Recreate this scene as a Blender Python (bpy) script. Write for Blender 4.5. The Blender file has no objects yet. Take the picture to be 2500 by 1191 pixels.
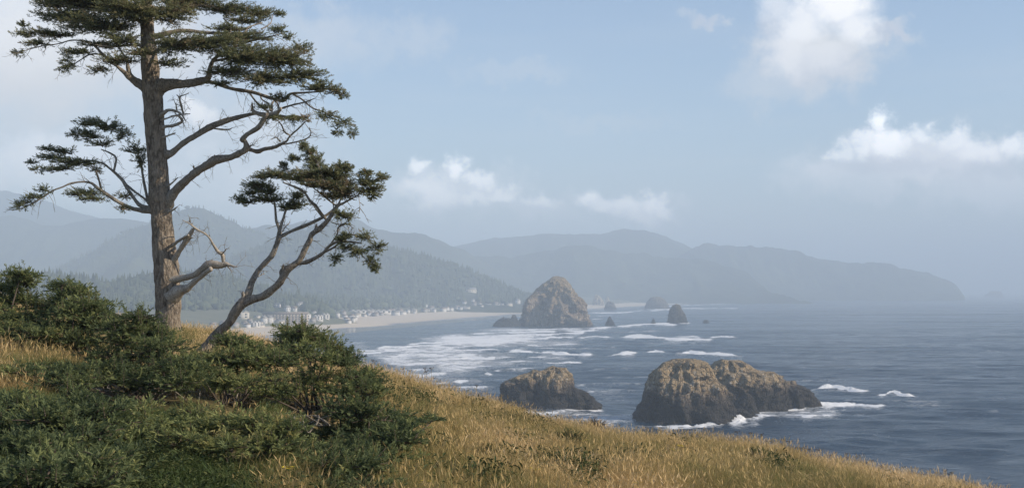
import bpy, math, random
import numpy as np
from mathutils import Vector

SC = bpy.context.scene
COL = SC.collection
rng = np.random.default_rng(7)
random.seed(7)

# ------------------------------------------------------------------ camera, sky, sun, exposure
F = 3200.0          # focal length in photograph pixels (2500 wide)
XC, YE = 1250.0, 706.0   # column straight ahead, row of eye level
H = 54.0            # eye height above the sea, metres

cam = bpy.data.cameras.new('camera')
cam_o = bpy.data.objects.new('camera', cam)
COL.objects.link(cam_o)
cam_o.location = (0, 0, H)
cam_o.rotation_euler = (math.radians(90), 0, 0)
cam.sensor_width = 36
cam.lens = 36 * F / 2500
cam.shift_y = (YE - 595.5) / 2500
cam.clip_start = 0.1
cam.clip_end = 80000
SC.camera = cam_o

SUN_AZ, SUN_EL = math.radians(105), math.radians(29)   # azimuth clockwise from the view direction (+Y)
SUN_STRENGTH = 5.0
SKY_STRENGTH = 0.125
HAZE_DENSITY = 0.00027
SC.view_settings.view_transform = 'Standard'
SC.view_settings.look = 'None'
SC.view_settings.exposure = 0.3
SC.view_settings.gamma = 1.0
SC.view_settings.use_curve_mapping = False

sun = bpy.data.lights.new('sun', 'SUN')
sun.energy = SUN_STRENGTH
sun.angle = math.radians(0.5)
sun.color = (1.0, 0.86, 0.67)
sun_o = bpy.data.objects.new('sun', sun)
COL.objects.link(sun_o)
sd = Vector((math.sin(SUN_AZ) * math.cos(SUN_EL), math.cos(SUN_AZ) * math.cos(SUN_EL), math.sin(SUN_EL)))
sun_o.rotation_euler = sd.to_track_quat('Z', 'Y').to_euler()
sun_o.location = (200, -100, 300)

cy = SC.cycles
cy.use_denoising = True
try:
    cy.denoiser = 'OPENIMAGEDENOISE'
except Exception:
    pass
cy.max_bounces = 6
cy.diffuse_bounces = 3
cy.glossy_bounces = 2
cy.transmission_bounces = 2
cy.volume_bounces = 1
cy.caustics_reflective = False
cy.caustics_refractive = False
cy.sample_clamp_indirect = 4.0


class NT:
    """small helper to write node trees"""
    def __init__(self, tree):
        self.t = tree
        self.t.nodes.clear()

    def n(self, kind, **kw):
        nd = self.t.nodes.new(kind)
        for k, v in kw.items():
            setattr(nd, k, v)
        return nd

    def link(self, a, b):
        self.t.links.new(a, b)

    def put(self, sock, v):
        if isinstance(v, bpy.types.NodeSocket):
            self.link(v, sock)
        else:
            sock.default_value = v

    def math(self, op, a, b=0.0, c=0.0, clamp=False):
        nd = self.n('ShaderNodeMath', operation=op, use_clamp=clamp)
        self.put(nd.inputs[0], a); self.put(nd.inputs[1], b); self.put(nd.inputs[2], c)
        return nd.outputs[0]

    def vec(self, op, a, b=(0, 0, 0), c=(0, 0, 0)):
        nd = self.n('ShaderNodeVectorMath', operation=op)
        self.put(nd.inputs[0], a); self.put(nd.inputs[1], b)
        if op == 'MULTIPLY_ADD':
            self.put(nd.inputs[2], c)
        return nd.outputs['Value'] if op in ('LENGTH', 'DISTANCE', 'DOT_PRODUCT') else nd.outputs['Vector']

    def noise(self, vec, scale, detail=4, rough=0.55, dist=0.0, col=False, dim='3D'):
        nd = self.n('ShaderNodeTexNoise', noise_dimensions=dim)
        self.put(nd.inputs['Vector'], vec)
        nd.inputs['Scale'].default_value = scale
        nd.inputs['Detail'].default_value = detail
        nd.inputs['Roughness'].default_value = rough
        nd.inputs['Distortion'].default_value = dist
        return nd.outputs['Color' if col else 'Fac']

    def smooth(self, v, a, b, lo=0.0, hi=1.0):
        nd = self.n('ShaderNodeMapRange', interpolation_type='SMOOTHSTEP')
        self.put(nd.inputs[0], v)
        for i, x in enumerate((a, b, lo, hi)):
            nd.inputs[i + 1].default_value = x
        return nd.outputs[0]

    def mix(self, f, a, b):
        nd = self.n('ShaderNodeMix', data_type='RGBA')
        self.put(nd.inputs[0], f)
        for s, v in ((nd.inputs[6], a), (nd.inputs[7], b)):
            if isinstance(v, tuple) and len(v) == 3:
                v = v + (1,)
            self.put(s, v)
        return nd.outputs[2]

    def ramp(self, f, stops):
        nd = self.n('ShaderNodeValToRGB')
        self.put(nd.inputs[0], f)
        el = nd.color_ramp.elements
        while len(el) < len(stops):
            el.new(0.5)
        for e, (p, c) in zip(el, stops):
            e.position = p
            e.color = tuple(c) + (1,)
        return nd.outputs[0]


def px_dir(x, y):
    az = math.atan((x - XC) / F)
    el = math.atan((YE - y) / F * math.cos(az))
    return az, el


def build_world():
    w = bpy.data.worlds.new('World')
    SC.world = w
    w.use_nodes = True
    t = NT(w.node_tree)
    sky = t.n('ShaderNodeTexSky', sky_type='NISHITA')
    sky.sun_disc = False
    sky.sun_elevation = SUN_EL
    sky.sun_rotation = SUN_AZ
    sky.altitude = 50
    sky.air_density = 1.0
    sky.dust_density = 0.25
    sky.ozone_density = 1.5
    d = t.n('ShaderNodeTexCoord').outputs['Generated']
    sep = t.n('ShaderNodeSeparateXYZ'); t.link(d, sep.inputs[0])
    az = t.math('ARCTAN2', sep.outputs[0], sep.outputs[1])
    el = t.math('ARCSINE', sep.outputs[2])
    # every direction: (azimuth, elevation) plus a little billow
    ae = t.n('ShaderNodeCombineXYZ'); t.link(az, ae.inputs[0]); t.link(el, ae.inputs[1])
    bil = t.vec('SUBTRACT', t.noise(ae.outputs[0], 42, 6, 0.66, col=True), (0.5, 0.5, 0.5))
    p = t.vec('MULTIPLY_ADD', bil, (0.038, 0.032, 0.0), ae.outputs[0])
    pf = t.vec('MULTIPLY_ADD', bil, (0.10, 0.06, 0.0), ae.outputs[0])

    def blobs(lst, src):
        out = None
        for (x, y, rx, ry, s) in lst:
            a, e = px_dir(x, y)
            sx, sy = F / rx, F / ry
            l = t.vec('LENGTH', t.vec('MULTIPLY_ADD', src, (sx, sy, 0), (-a * sx, -e * sy, 0)))
            v = t.smooth(l, 1.0, 0.22, 0.0, s)
            out = v if out is None else t.math('MAXIMUM', out, v)
        return out
    high = blobs([(2050, 5, 120, 80, 1.0), (1960, 50, 90, 90, .8), (2090, 55, 70, 80, .85), (1930, 120, 90, 90, .5), (2010, 140, 90, 60, .4), (1900, 10, 80, 60, .5),
                  (478, 272, 60, 34, .9), (510, 300, 40, 24, .6), (640, 320, 80, 70, .3), (60, 60, 260, 160, .35)], p)
    white = blobs([(2148, 305, 40, 44, .62), (2172, 345, 64, 44, .55), (2110, 355, 50, 36, .42), (2245, 325, 56, 32, .42), (2050, 370, 40, 34, .36), (2330, 338, 80, 36, .34), (2390, 365, 80, 40, .30), (2485, 358, 60, 40, .42),
                   (1020, 402, 38, 32, .55), (1118, 408, 42, 40, .65), (1172, 436, 46, 36, .5), (1055, 466, 120, 50, .40), (1225, 468, 60, 28, .45), (1325, 486, 60, 22, .4), (1160, 480, 70, 26, .38),
                   (1438, 486, 40, 34, .6), (1475, 505, 60, 34, .45), (1525, 502, 60, 36, .5), (1590, 498, 50, 34, .65), (1618, 514, 32, 26, .6), (1545, 522, 90, 22, .4)], p)
    bank = blobs([(2290, 390, 330, 90, .75), (2100, 430, 260, 70, .5), (2420, 470, 260, 80, .5), (1100, 460, 230, 80, .55), (1290, 500, 180, 50, .45), (1540, 515, 190, 55, .6), (700, 480, 330, 120, .5), (200, 420, 420, 120, .7)], pf)
    under = blobs([(1990, 165, 150, 60, .55), (2150, 80, 70, 26, .6), (2195, 84, 30, 18, .6), (1890, 90, 60, 110, .45), (1720, 60, 60, 20, .45), (2180, 405, 200, 34, .5), (2400, 420, 160, 30, .4)], p)
    grey = blobs([(1990, 140, 230, 130, .9), (2190, 80, 80, 36, .7), (1720, 60, 80, 28, .5), (1880, 210, 160, 80, .5), (2260, 400, 420, 110, .5),
                  (150, 120, 680, 380, 1.0), (560, 330, 360, 220, .75), (780, 110, 200, 120, .6), (990, 100, 170, 80, .45), (1250, 180, 240, 40, .25), (1500, 300, 300, 40, .2)], pf)
    # thin high cloud over the whole sky: drawn-out noise in a plane overhead
    zc = t.math('MAXIMUM', sep.outputs[2], 0.03)
    pl = t.n('ShaderNodeCombineXYZ')
    t.link(t.math('DIVIDE', sep.outputs[0], zc), pl.inputs[0]); t.link(t.math('DIVIDE', sep.outputs[1], zc), pl.inputs[1])
    strat = t.noise(t.vec('MULTIPLY', pl.outputs[0], (1.0, 1.0, 1)), 0.55, 5, 0.55, 0.3)
    strat = t.smooth(strat, 0.45, 0.75, 0.0, 0.12)
    soft = t.noise(ae.outputs[0], 9, 5, 0.6)
    grey = t.math('MULTIPLY', grey, t.smooth(soft, 0.28, 0.62, 0.35, 1.0))
    vig = t.math('MAXIMUM', grey, strat)
    tint = t.n('ShaderNodeMix', data_type='RGBA', blend_type='MULTIPLY')
    tint.inputs[0].default_value = 1.0
    t.link(sky.outputs[0], tint.inputs[6]); tint.inputs[7].default_value = (0.90, 0.935, 1.0, 1)
    k = 1.0 / SKY_STRENGTH
    c = t.mix(t.math('MULTIPLY', vig, 0.95), tint.outputs[2], (0.80 * k, 0.775 * k, 0.755 * k))
    c = t.mix(t.math('MULTIPLY', bank, t.smooth(soft, 0.25, 0.6, 0.45, 1.0)), c, (1.35 * k, 1.30 * k, 1.30 * k))
    c = t.mix(under, c, (0.55 * k, 0.575 * k, 0.66 * k))
    c = t.mix(high, c, (1.18 * k, 1.15 * k, 1.13 * k))
    c = t.mix(white, c, (2.5 * k, 2.38 * k, 2.3 * k))
    bg = t.n('ShaderNodeBackground')
    t.link(c, bg.inputs[0]); bg.inputs[1].default_value = SKY_STRENGTH
    o = t.n('ShaderNodeOutputWorld'); t.link(bg.outputs[0], o.inputs[0])


build_world()

# ------------------------------------------------------------------ helpers

def P(x, y, D):
    """point that the photograph shows at pixel (x, y), D metres ahead"""
    return np.array([(x - XC) / F * D, D, H - (y - YE) / F * D])


def D_sea(y):
    return H * F / (y - YE)


def tag(o, label=None, cat=None, group=None, kind=None):
    if label: o['label'] = label
    if cat: o['category'] = cat
    if group: o['group'] = group
    if kind: o['kind'] = kind
    return o


def empty(name, loc):
    o = bpy.data.objects.new(name, None)
    o.empty_display_size = 0.2
    COL.objects.link(o)
    o.location = loc
    return o


def mesh_arr(name, V, Fs, mat=None, smooth=False, attrs=None):
    """mesh from a vertex array and a list of face arrays (n x 3 / n x 4)"""
    me = bpy.data.meshes.new(name)
    V = np.asarray(V, np.float32)
    if not isinstance(Fs, (list, tuple)):
        Fs = [Fs]
    Fs = [np.asarray(f, np.int32) for f in Fs if len(f)]
    me.vertices.add(len(V)); me.vertices.foreach_set('co', V.ravel())
    nl = sum(f.size for f in Fs); npoly = sum(len(f) for f in Fs)
    me.loops.add(nl); me.loops.foreach_set('vertex_index', np.concatenate([f.ravel() for f in Fs]))
    tot = np.concatenate([np.full(len(f), f.shape[1], np.int32) for f in Fs])
    st = np.concatenate([[0], np.cumsum(tot)[:-1]]).astype(np.int32)
    me.polygons.add(npoly)
    me.polygons.foreach_set('loop_start', st)
    if smooth:
        me.polygons.foreach_set('use_smooth', np.ones(npoly, bool))
    for k, a in (attrs or {}).items():
        at = me.attributes.new(k, 'FLOAT', 'POINT')
        at.data.foreach_set('value', np.asarray(a, np.float32))
    me.update(calc_edges=True)
    me.validate()
    if mat:
        me.materials.append(mat)
    return me


def link(name, me, parent=None, loc=None):
    o = bpy.data.objects.new(name, me)
    COL.objects.link(o)
    if parent is not None:
        o.parent = parent
    if loc is not None:
        o.location = loc
    return o


class Geo:
    """collects vertices and faces"""
    def __init__(self):
        self.V, self.T, self.Q, self.n, self.A = [], [], [], 0, []

    def add(self, V, T=None, Q=None, a=0.0):
        V = np.asarray(V, float)
        self.V.append(V)
        if T is not None and len(T): self.T.append(np.asarray(T) + self.n)
        if Q is not None and len(Q): self.Q.append(np.asarray(Q) + self.n)
        self.A.append(np.broadcast_to(np.asarray(a, float), (len(V),)))
        self.n += len(V)

    def mesh(self, name, mat, smooth=False, origin=(0, 0, 0)):
        V = np.concatenate(self.V) - np.asarray(origin)
        fs = []
        if self.T: fs.append(np.concatenate(self.T))
        if self.Q: fs.append(np.concatenate(self.Q))
        return mesh_arr(name, V, fs, mat, smooth, {'tint': np.concatenate(self.A)})


def _h(ix, iy, iz, s):
    n = (ix * 374761393 + iy * 668265263 + iz * 2147483647 + s * 974711) & 0xFFFFFFFF
    n = ((n ^ (n >> 13)) * 1274126177) & 0xFFFFFFFF
    n = (n ^ (n >> 16)) & 0xFFFF
    return n / 65535.0


def vnoise(x, y, z=0.0, seed=0):
    x, y, z = np.broadcast_arrays(np.asarray(x, float), np.asarray(y, float), np.asarray(z, float))
    ix, iy, iz = (np.floor(a).astype(np.int64) for a in (x, y, z))
    fx, fy, fz = x - ix, y - iy, z - iz
    fx, fy, fz = (a * a * a * (a * (a * 6 - 15) + 10) for a in (fx, fy, fz))
    r = 0
    for dx in (0, 1):
        wx = fx if dx else 1 - fx
        for dy in (0, 1):
            wy = fy if dy else 1 - fy
            for dz in (0, 1):
                wz = fz if dz else 1 - fz
                r = r + wx * wy * wz * _h(ix + dx, iy + dy, iz + dz, seed)
    return r * 2 - 1


def fbm(x, y, z=0.0, oct=4, seed=0, gain=0.5):
    r, a, f = 0, 1.0, 1.0
    for i in range(oct):
        r = r + a * vnoise(np.asarray(x) * f, np.asarray(y) * f, np.asarray(z) * f, seed + i * 17)
        a *= gain; f *= 2.03
    return r


def sm(x, a, b):
    t = np.clip((x - a) / (b - a), 0, 1)
    return t * t * (3 - 2 * t)


def grid_faces(nr, nc):
    i = np.arange(nr - 1)[:, None] * nc + np.arange(nc - 1)[None, :]
    return np.stack([i, i + 1, i + nc + 1, i + nc], -1).reshape(-1, 4)


def spline(pts, per=6):
    """Catmull-Rom through rows of pts"""
    p = np.asarray(pts, float)
    if len(p) < 3:
        t = np.linspace(0, 1, per + 1)[:, None]
        return p[0] * (1 - t) + p[-1] * t
    q = np.vstack([2 * p[0] - p[1], p, 2 * p[-1] - p[-2]])
    out = []
    for i in range(1, len(q) - 2):
        t = np.linspace(0, 1, per, endpoint=False)[:, None]
        a, b, c, d = q[i - 1], q[i], q[i + 1], q[i + 2]
        out.append(0.5 * (2 * b + (c - a) * t + (2 * a - 5 * b + 4 * c - d) * t ** 2 + (3 * b - a - 3 * c + d) * t ** 3))
    out.append(p[-1][None])
    return np.vstack(out)


def tube(g, pts, rad, sides=8, bump=0.0, bscale=6.0, seed=0, a=0.0):
    pts = np.asarray(pts, float); rad = np.asarray(rad, float)
    n = len(pts)
    tan = np.gradient(pts, axis=0)
    tan /= np.linalg.norm(tan, axis=1)[:, None] + 1e-9
    ref = np.array([0, 1, 0.0]) if abs(tan[0][1]) < 0.8 else np.array([1.0, 0, 0])
    u = np.zeros((n, 3)); 
    u0 = ref
    for i in range(n):
        u0 = u0 - tan[i] * np.dot(u0, tan[i]); u0 = u0 / (np.linalg.norm(u0) + 1e-9); u[i] = u0
    v = np.cross(tan, u)
    th = np.linspace(0, 2 * np.pi, sides, endpoint=False)
    C, S = np.cos(th), np.sin(th)
    R = np.repeat(rad[:, None], sides, 1)
    V = pts[:, None] + (u[:, None] * C[None, :, None] + v[:, None] * S[None, :, None]) * R[..., None]
    if bump:
        nz = fbm(V[..., 0] * bscale, V[..., 1] * bscale, V[..., 2] * bscale * 0.35, 3, seed)
        V = pts[:, None] + (V - pts[:, None]) * (1 + bump * nz)[..., None]
    V = V.reshape(-1, 3)
    i = np.arange(n - 1)[:, None] * sides + np.arange(sides)[None]
    j = np.arange(n - 1)[:, None] * sides + (np.arange(sides)[None] + 1) % sides
    Q = np.stack([i, j, j + sides, i + sides], -1).reshape(-1, 4)
    # cap the tip
    V = np.vstack([V, pts[-1] + tan[-1] * rad[-1] * 0.5])
    k = (n - 1) * sides
    T = np.stack([k + np.arange(sides), k + (np.arange(sides) + 1) % sides, np.full(sides, n * sides)], -1)
    g.add(V, T, Q, a)


# ------------------------------------------------------------------ materials

def material(name):
    m = bpy.data.materials.new(name)
    m.use_nodes = True
    t = NT(m.node_tree)
    b = t.n('ShaderNodeBsdfPrincipled')
    o = t.n('ShaderNodeOutputMaterial')
    t.link(b.outputs[0], o.inputs[0])
    return m, t, b


def pos(t):
    return t.n('ShaderNodeNewGeometry').outputs['Position']


def attr(t, name, kind='GEOMETRY'):
    a = t.n('ShaderNodeAttribute', attribute_type=kind)
    a.attribute_name = name
    return a.outputs['Fac']


def bump(t, b, h, strength, dist):
    n = t.n('ShaderNodeBump')
    n.inputs['Strength'].default_value = strength
    n.inputs['Distance'].default_value = dist
    t.link(h, n.inputs['Height'])
    t.link(n.outputs[0], b.inputs['Normal'])


def mat_simple(name, colr, rough=0.8, var=0.0, scale=1.0, spec=0.3):
    m, t, b = material(name)
    if var:
        f = t.noise(pos(t), scale, 4)
        t.link(t.mix(f, tuple(c * (1 - var) for c in colr), tuple(min(1, c * (1 + var)) for c in colr)), b.inputs['Base Color'])
    else:
        b.inputs['Base Color'].default_value = tuple(colr) + (1,)
    b.inputs['Roughness'].default_value = rough
    b.inputs['Specular IOR Level'].default_value = spec
    return m


def mat_bark(name, dark, mid, light, scale=1.0, deep=0.02):
    m, t, b = material(name)
    p = pos(t)
    pv = t.vec('MULTIPLY', p, (1, 1, 0.35))
    vo = t.n('ShaderNodeTexVoronoi'); vo.inputs['Scale'].default_value = 18 * scale
    t.link(t.vec('MULTIPLY_ADD', t.noise(p, 9 * scale, 3, col=True), (0.12, 0.12, 0.12), pv), vo.inputs['Vector'])
    f1 = t.noise(pv, 26 * scale, 6, 0.65)
    f2 = t.noise(p, 2.2 * scale, 4, 0.6)
    c = t.ramp(f1, [(0.28, dark), (0.5, mid), (0.72, light)])
    c = t.mix(t.smooth(f2, 0.35, 0.7, 0, 0.55), c, light)
    c = t.mix(t.smooth(vo.outputs['Distance'], 0.5, 0.95, 0, 0.7), c, dark)
    t.link(c, b.inputs['Base Color'])
    b.inputs['Roughness'].default_value = 0.9
    b.inputs['Specular IOR Level'].default_value = 0.15
    h = t.math('SUBTRACT', f1, t.math('MULTIPLY', vo.outputs['Distance'], 0.8))
    bump(t, b, h, 0.9, deep)
    return m


def mat_leaf(name, stops, attr_name='tint', kind='GEOMETRY', rough=0.65, trans=0.25, patch=0.0):
    m, t, b = material(name)
    f = attr(t, attr_name, kind)
    if patch:
        f = t.math('ADD', f, t.math('MULTIPLY', t.math('SUBTRACT', t.noise(pos(t), 1.4, 3), 0.5), patch), clamp=True)
    c = t.ramp(f, stops)
    t.link(c, b.inputs['Base Color'])
    b.inputs['Roughness'].default_value = rough
    b.inputs['Specular IOR Level'].default_value = 0.25
    if trans:
        tr = t.n('ShaderNodeBsdfTranslucent'); t.link(c, tr.inputs[0])
        mx = t.n('ShaderNodeMixShader'); mx.inputs[0].default_value = trans
        t.link(b.outputs[0], mx.inputs[1]); t.link(tr.outputs[0], mx.inputs[2])
        o = [n for n in t.t.nodes if n.type == 'OUTPUT_MATERIAL'][0]
        t.link(mx.outputs[0], o.inputs[0])
    return m


M_bark = mat_bark('bark', (0.05, 0.041, 0.033), (0.205, 0.168, 0.132), (0.38, 0.33, 0.272), 0.7, 0.07)
M_limb = mat_bark('limb_bark', (0.075, 0.066, 0.056), (0.24, 0.21, 0.175), (0.40, 0.36, 0.305), 1.5, 0.03)
M_dead = mat_bark('dead_wood', (0.13, 0.105, 0.085), (0.33, 0.29, 0.24), (0.52, 0.47, 0.41), 1.8, 0.008)
M_needle = mat_leaf('spruce_needles', [(0.0, (0.06, 0.074, 0.046)), (0.45, (0.14, 0.16, 0.085)), (0.8, (0.22, 0.22, 0.105)), (1.0, (0.27, 0.21, 0.13))], trans=0.38, patch=0.5)
M_needle2 = mat_leaf('shrub_needles', [(0.0, (0.04, 0.060, 0.030)), (0.45, (0.12, 0.15, 0.064)), (0.8, (0.25, 0.27, 0.10)), (1.0, (0.34, 0.30, 0.12))], trans=0.4, patch=0.5)
M_dry = mat_leaf('dry_leaves', [(0, (0.09, 0.065, 0.04)), (0.5, (0.19, 0.14, 0.08)), (1, (0.30, 0.22, 0.13))], trans=.2)
M_twig = mat_simple('twig', (0.09, 0.07, 0.055), 0.9, 0.4, 6)


def mat_rock(name, zdark, ztop, tan=(0.34, 0.27, 0.17), stone=(0.15, 0.135, 0.115), darkc=(0.045, 0.045, 0.047), scale=1.0, white=0.5):
    m, t, b = material(name)
    p = pos(t)
    sep = t.n('ShaderNodeSeparateXYZ'); t.link(p, sep.inputs[0])
    z = sep.outputs[2]
    n1 = t.noise(p, 0.06 * scale, 5, 0.6)
    nf = t.noise(t.vec('MULTIPLY', p, (1, 1, 0.28)), 0.42 * scale, 6, 0.68, 0.4)
    nfine = t.noise(p, 1.6 * scale, 6, 0.7)
    zz = t.math('ADD', z, t.math('MULTIPLY', t.math('SUBTRACT', n1, 0.5), ztop * 0.8))
    c = t.mix(t.smooth(nf, 0.32, 0.68), tuple(v * 0.6 for v in stone), tuple(v * 1.35 for v in stone))
    c = t.mix(t.math('MULTIPLY', t.smooth(zz, ztop * 0.38, ztop * 0.68), t.smooth(nfine, 0.3, 0.6, 0.45, 1.0)), c, tan)
    # bird lime and lichen streaks between the splash line and the top
    st = t.noise(t.vec('MULTIPLY', p, (1, 1, 0.16)), 0.7 * scale, 5, 0.75)
    band = t.math('MULTIPLY', t.smooth(zz, zdark * 0.5, zdark * 1.0), t.smooth(zz, ztop * 1.25, ztop * 0.7))
    c = t.mix(t.math('MULTIPLY', t.math('MULTIPLY', t.smooth(st, 0.53, 0.66), band), white), c, (0.70, 0.66, 0.58))
    dk = t.mix(nfine, tuple(v * 0.6 for v in darkc), tuple(v * 1.6 for v in darkc))
    c = t.mix(t.smooth(t.math('ADD', zz, t.math('MULTIPLY', nf, zdark * 0.6)), zdark * 1.7, zdark * 0.9), c, dk)
    t.link(c, b.inputs['Base Color'])
    b.inputs['Roughness'].default_value = 0.85
    b.inputs['Specular IOR Level'].default_value = 0.25
    vo = t.n('ShaderNodeTexVoronoi', feature='DISTANCE_TO_EDGE'); vo.inputs['Scale'].default_value = 0.45 * scale
    t.link(t.vec('MULTIPLY_ADD', t.noise(p, 0.5 * scale, 3, col=True), (1.2, 1.2, 1.2), t.vec('MULTIPLY', p, (1, 1, 0.5))), vo.inputs['Vector'])
    crack = t.smooth(vo.outputs['Distance'], 0.0, 0.07, 0.45, 1.0)
    t.link(t.vec('SCALE', c, (0, 0, 0)) if False else t.mix(crack, tuple(v * .5 for v in darkc), c), b.inputs['Base Color'])
    h = t.math('ADD', t.math('MULTIPLY', nf, 1.0), t.math('ADD', t.math('MULTIPLY', nfine, 0.45), t.math('MULTIPLY', t.smooth(vo.outputs['Distance'], 0, 0.12), 0.35)))
    bump(t, b, h, 1.0, 3.4 / scale)
    return m


M_rock_near = mat_rock('sea_stack_rock', 10.5, 23, tan=(0.47, 0.35, 0.20), stone=(0.25, 0.19, 0.135), darkc=(0.048, 0.045, 0.043), white=0.85)
M_rock_hay = mat_rock('great_rock', 7, 75, tan=(0.38, 0.29, 0.165), stone=(0.31, 0.235, 0.16), scale=0.55, white=0.7)
M_rock_far = mat_rock('far_rock', 5, 60, stone=(0.17, 0.15, 0.125), scale=0.5, white=0.2)
M_rock_dark = mat_rock('low_rock', 12, 60, stone=(0.10, 0.09, 0.08), scale=0.6, white=0.1)
M_cliff = mat_rock('pale_cliff', 1, 40, tan=(0.6, 0.5, 0.34), stone=(0.62, 0.53, 0.38), scale=0.4, white=0.6)


def mat_forest(name, a, b_, scale):
    m, t, b = material(name)
    p = pos(t)
    f = t.noise(p, scale, 6, 0.65)
    f2 = t.noise(p, scale * 0.12, 4, 0.6)
    c = t.mix(t.smooth(f, 0.35, 0.65), a, b_)
    c = t.mix(t.smooth(f2, 0.45, 0.65, 0, 0.5), c, tuple(v * 1.5 for v in b_))
    t.link(c, b.inputs['Base Color'])
    b.inputs['Roughness'].default_value = 0.95
    b.inputs['Specular IOR Level'].default_value = 0.05
    bump(t, b, f, 1.0, 10)
    return m


M_hill = mat_forest('hill_forest', (0.03, 0.04, 0.025), (0.065, 0.075, 0.04), 0.03)
M_wood = mat_forest('near_forest', (0.04, 0.05, 0.03), (0.09, 0.10, 0.05), 0.06)
M_conifer = mat_leaf('far_conifer', [(0, (0.03, 0.042, 0.024)), (0.5, (0.06, 0.075, 0.038)), (1, (0.10, 0.115, 0.055))], trans=0, rough=0.95)


def mat_sand():
    m, t, b = material('beach_sand')
    p = pos(t)
    sep = t.n('ShaderNodeSeparateXYZ'); t.link(p, sep.inputs[0])
    n = t.noise(t.vec('MULTIPLY', p, (1, 0.3, 1)), 0.02, 5, 0.6)
    zz = t.math('ADD', sep.outputs[2], t.math('MULTIPLY', t.math('SUBTRACT', n, 0.5), 0.7))
    dry = t.mix(t.noise(p, 0.15, 5), (0.52, 0.43, 0.32), (0.64, 0.54, 0.41))
    wet = (0.17, 0.15, 0.13)
    wetf = t.smooth(zz, 0.95, 0.35)
    c = t.mix(wetf, dry, wet)
    # vegetated bank behind the beach
    g = t.mix(t.noise(p, 0.05, 5), (0.06, 0.07, 0.03), (0.16, 0.15, 0.08))
    c = t.mix(t.smooth(t.math('ADD', sep.outputs[2], t.math('MULTIPLY', n, 2.0)), 4.2, 5.6), c, g)
    t.link(c, b.inputs['Base Color'])
    t.link(t.smooth(zz, 0.25, 1.0, 0.12, 0.9), b.inputs['Roughness'])
    b.inputs['Specular IOR Level'].default_value = 0.5
    return m


M_sand = mat_sand()


def mat_sea():
    m, t, b = material('sea_water')
    p = pos(t)
    foam = attr(t, 'foam')
    shal = attr(t, 'shallow')
    n1 = t.noise(t.vec('MULTIPLY', p, (0.8, 0.9, 1.0)), 0.06, 7, 0.72, 0.9)
    n2 = t.noise(t.vec('MULTIPLY', p, (0.9, 0.9, 1.0)), 0.30, 5, 0.74, 1.2)
    nz = t.math('ADD', t.math('MULTIPLY', n1, 0.55), t.math('MULTIPLY', n2, 0.45))
    v = t.math('ADD', foam, t.math('MULTIPLY', t.math('SUBTRACT', nz, 0.5), 2.0))
    fm = t.smooth(v, 0.40, 0.74)
    # thin lacy film left behind by the breakers
    lace = t.math('MULTIPLY', t.smooth(t.math('ADD', foam, t.math('MULTIPLY', t.math('SUBTRACT', n2, 0.5), 1.6)), 0.15, 0.6), 0.38)
    fm = t.math('MAXIMUM', fm, lace)
    base = t.mix(shal, (0.010, 0.030, 0.058), (0.075, 0.105, 0.125))
    c = t.mix(fm, base, (0.82, 0.83, 0.84))
    t.link(c, b.inputs['Base Color'])
    wind = t.smooth(t.noise(t.vec('MULTIPLY', p, (0.5, 1.6, 1)), 0.006, 5, 0.6, 1.0), 0.35, 0.65, 0.13, 0.30)
    t.link(t.math('MULTIPLY_ADD', fm, 0.6, wind), b.inputs['Roughness'])
    b.inputs['IOR'].default_value = 1.33
    b.inputs['Specular IOR Level'].default_value = 0.27
    w1 = t.noise(t.vec('MULTIPLY', p, (0.5, 1, 1)), 0.05, 4, 0.6, 0.6)
    w2 = t.noise(t.vec('MULTIPLY', p, (0.6, 1, 1)), 0.28, 6, 0.68, 0.6)
    h = t.math('ADD', t.math('MULTIPLY', w1, 3.0), t.math('MULTIPLY', w2, 1.0))
    bump(t, b, h, 1.0, 1.7)
    return m


M_sea = mat_sea()

# ------------------------------------------------------------------ shore, sea, beach, hills
# shoreline: X of the water's edge as a function of distance ahead
SH_D = [300, 900, 1150, 1290, 1500, 1630, 1760, 1899, 2244, 2700, 3388, 4430, 5958, 8228, 9600, 14000]
SH_X = [-600, -290, -245, -222, -215, -199, -175, -148, -70, 42, 212, 554, 1117, 2057, 2850, 4200]
W_D = [300, 1300, 1800, 1870, 1960, 2060, 2200, 2700, 3388, 5000, 9000]
W_W = [160, 170, 150, 92, 85, 180, 250, 255, 200, 260, 300]


def land_z(X, Y):
    """beach and coastal plain height"""
    s = np.interp(Y, SH_D, SH_X) - X                 # metres inland from the water's edge
    w = np.interp(Y, W_D, W_W)
    z = np.where(s < 0, s * 0.02, 0.0)
    z = z + 0.95 * sm(s, 0, 110) * (s > 0) + 1.9 * sm(s, w * 0.4, w)
    z = z + 8.0 * sm(s, w, w + 45) + 14 * sm(s, w + 40, w + 260) + 40 * sm(s, w + 200, w + 1200)
    z = z + fbm(X * 0.012, Y * 0.012, 0, 3, 5) * 2.0 * sm(s, w, w + 80)
    return z


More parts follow.
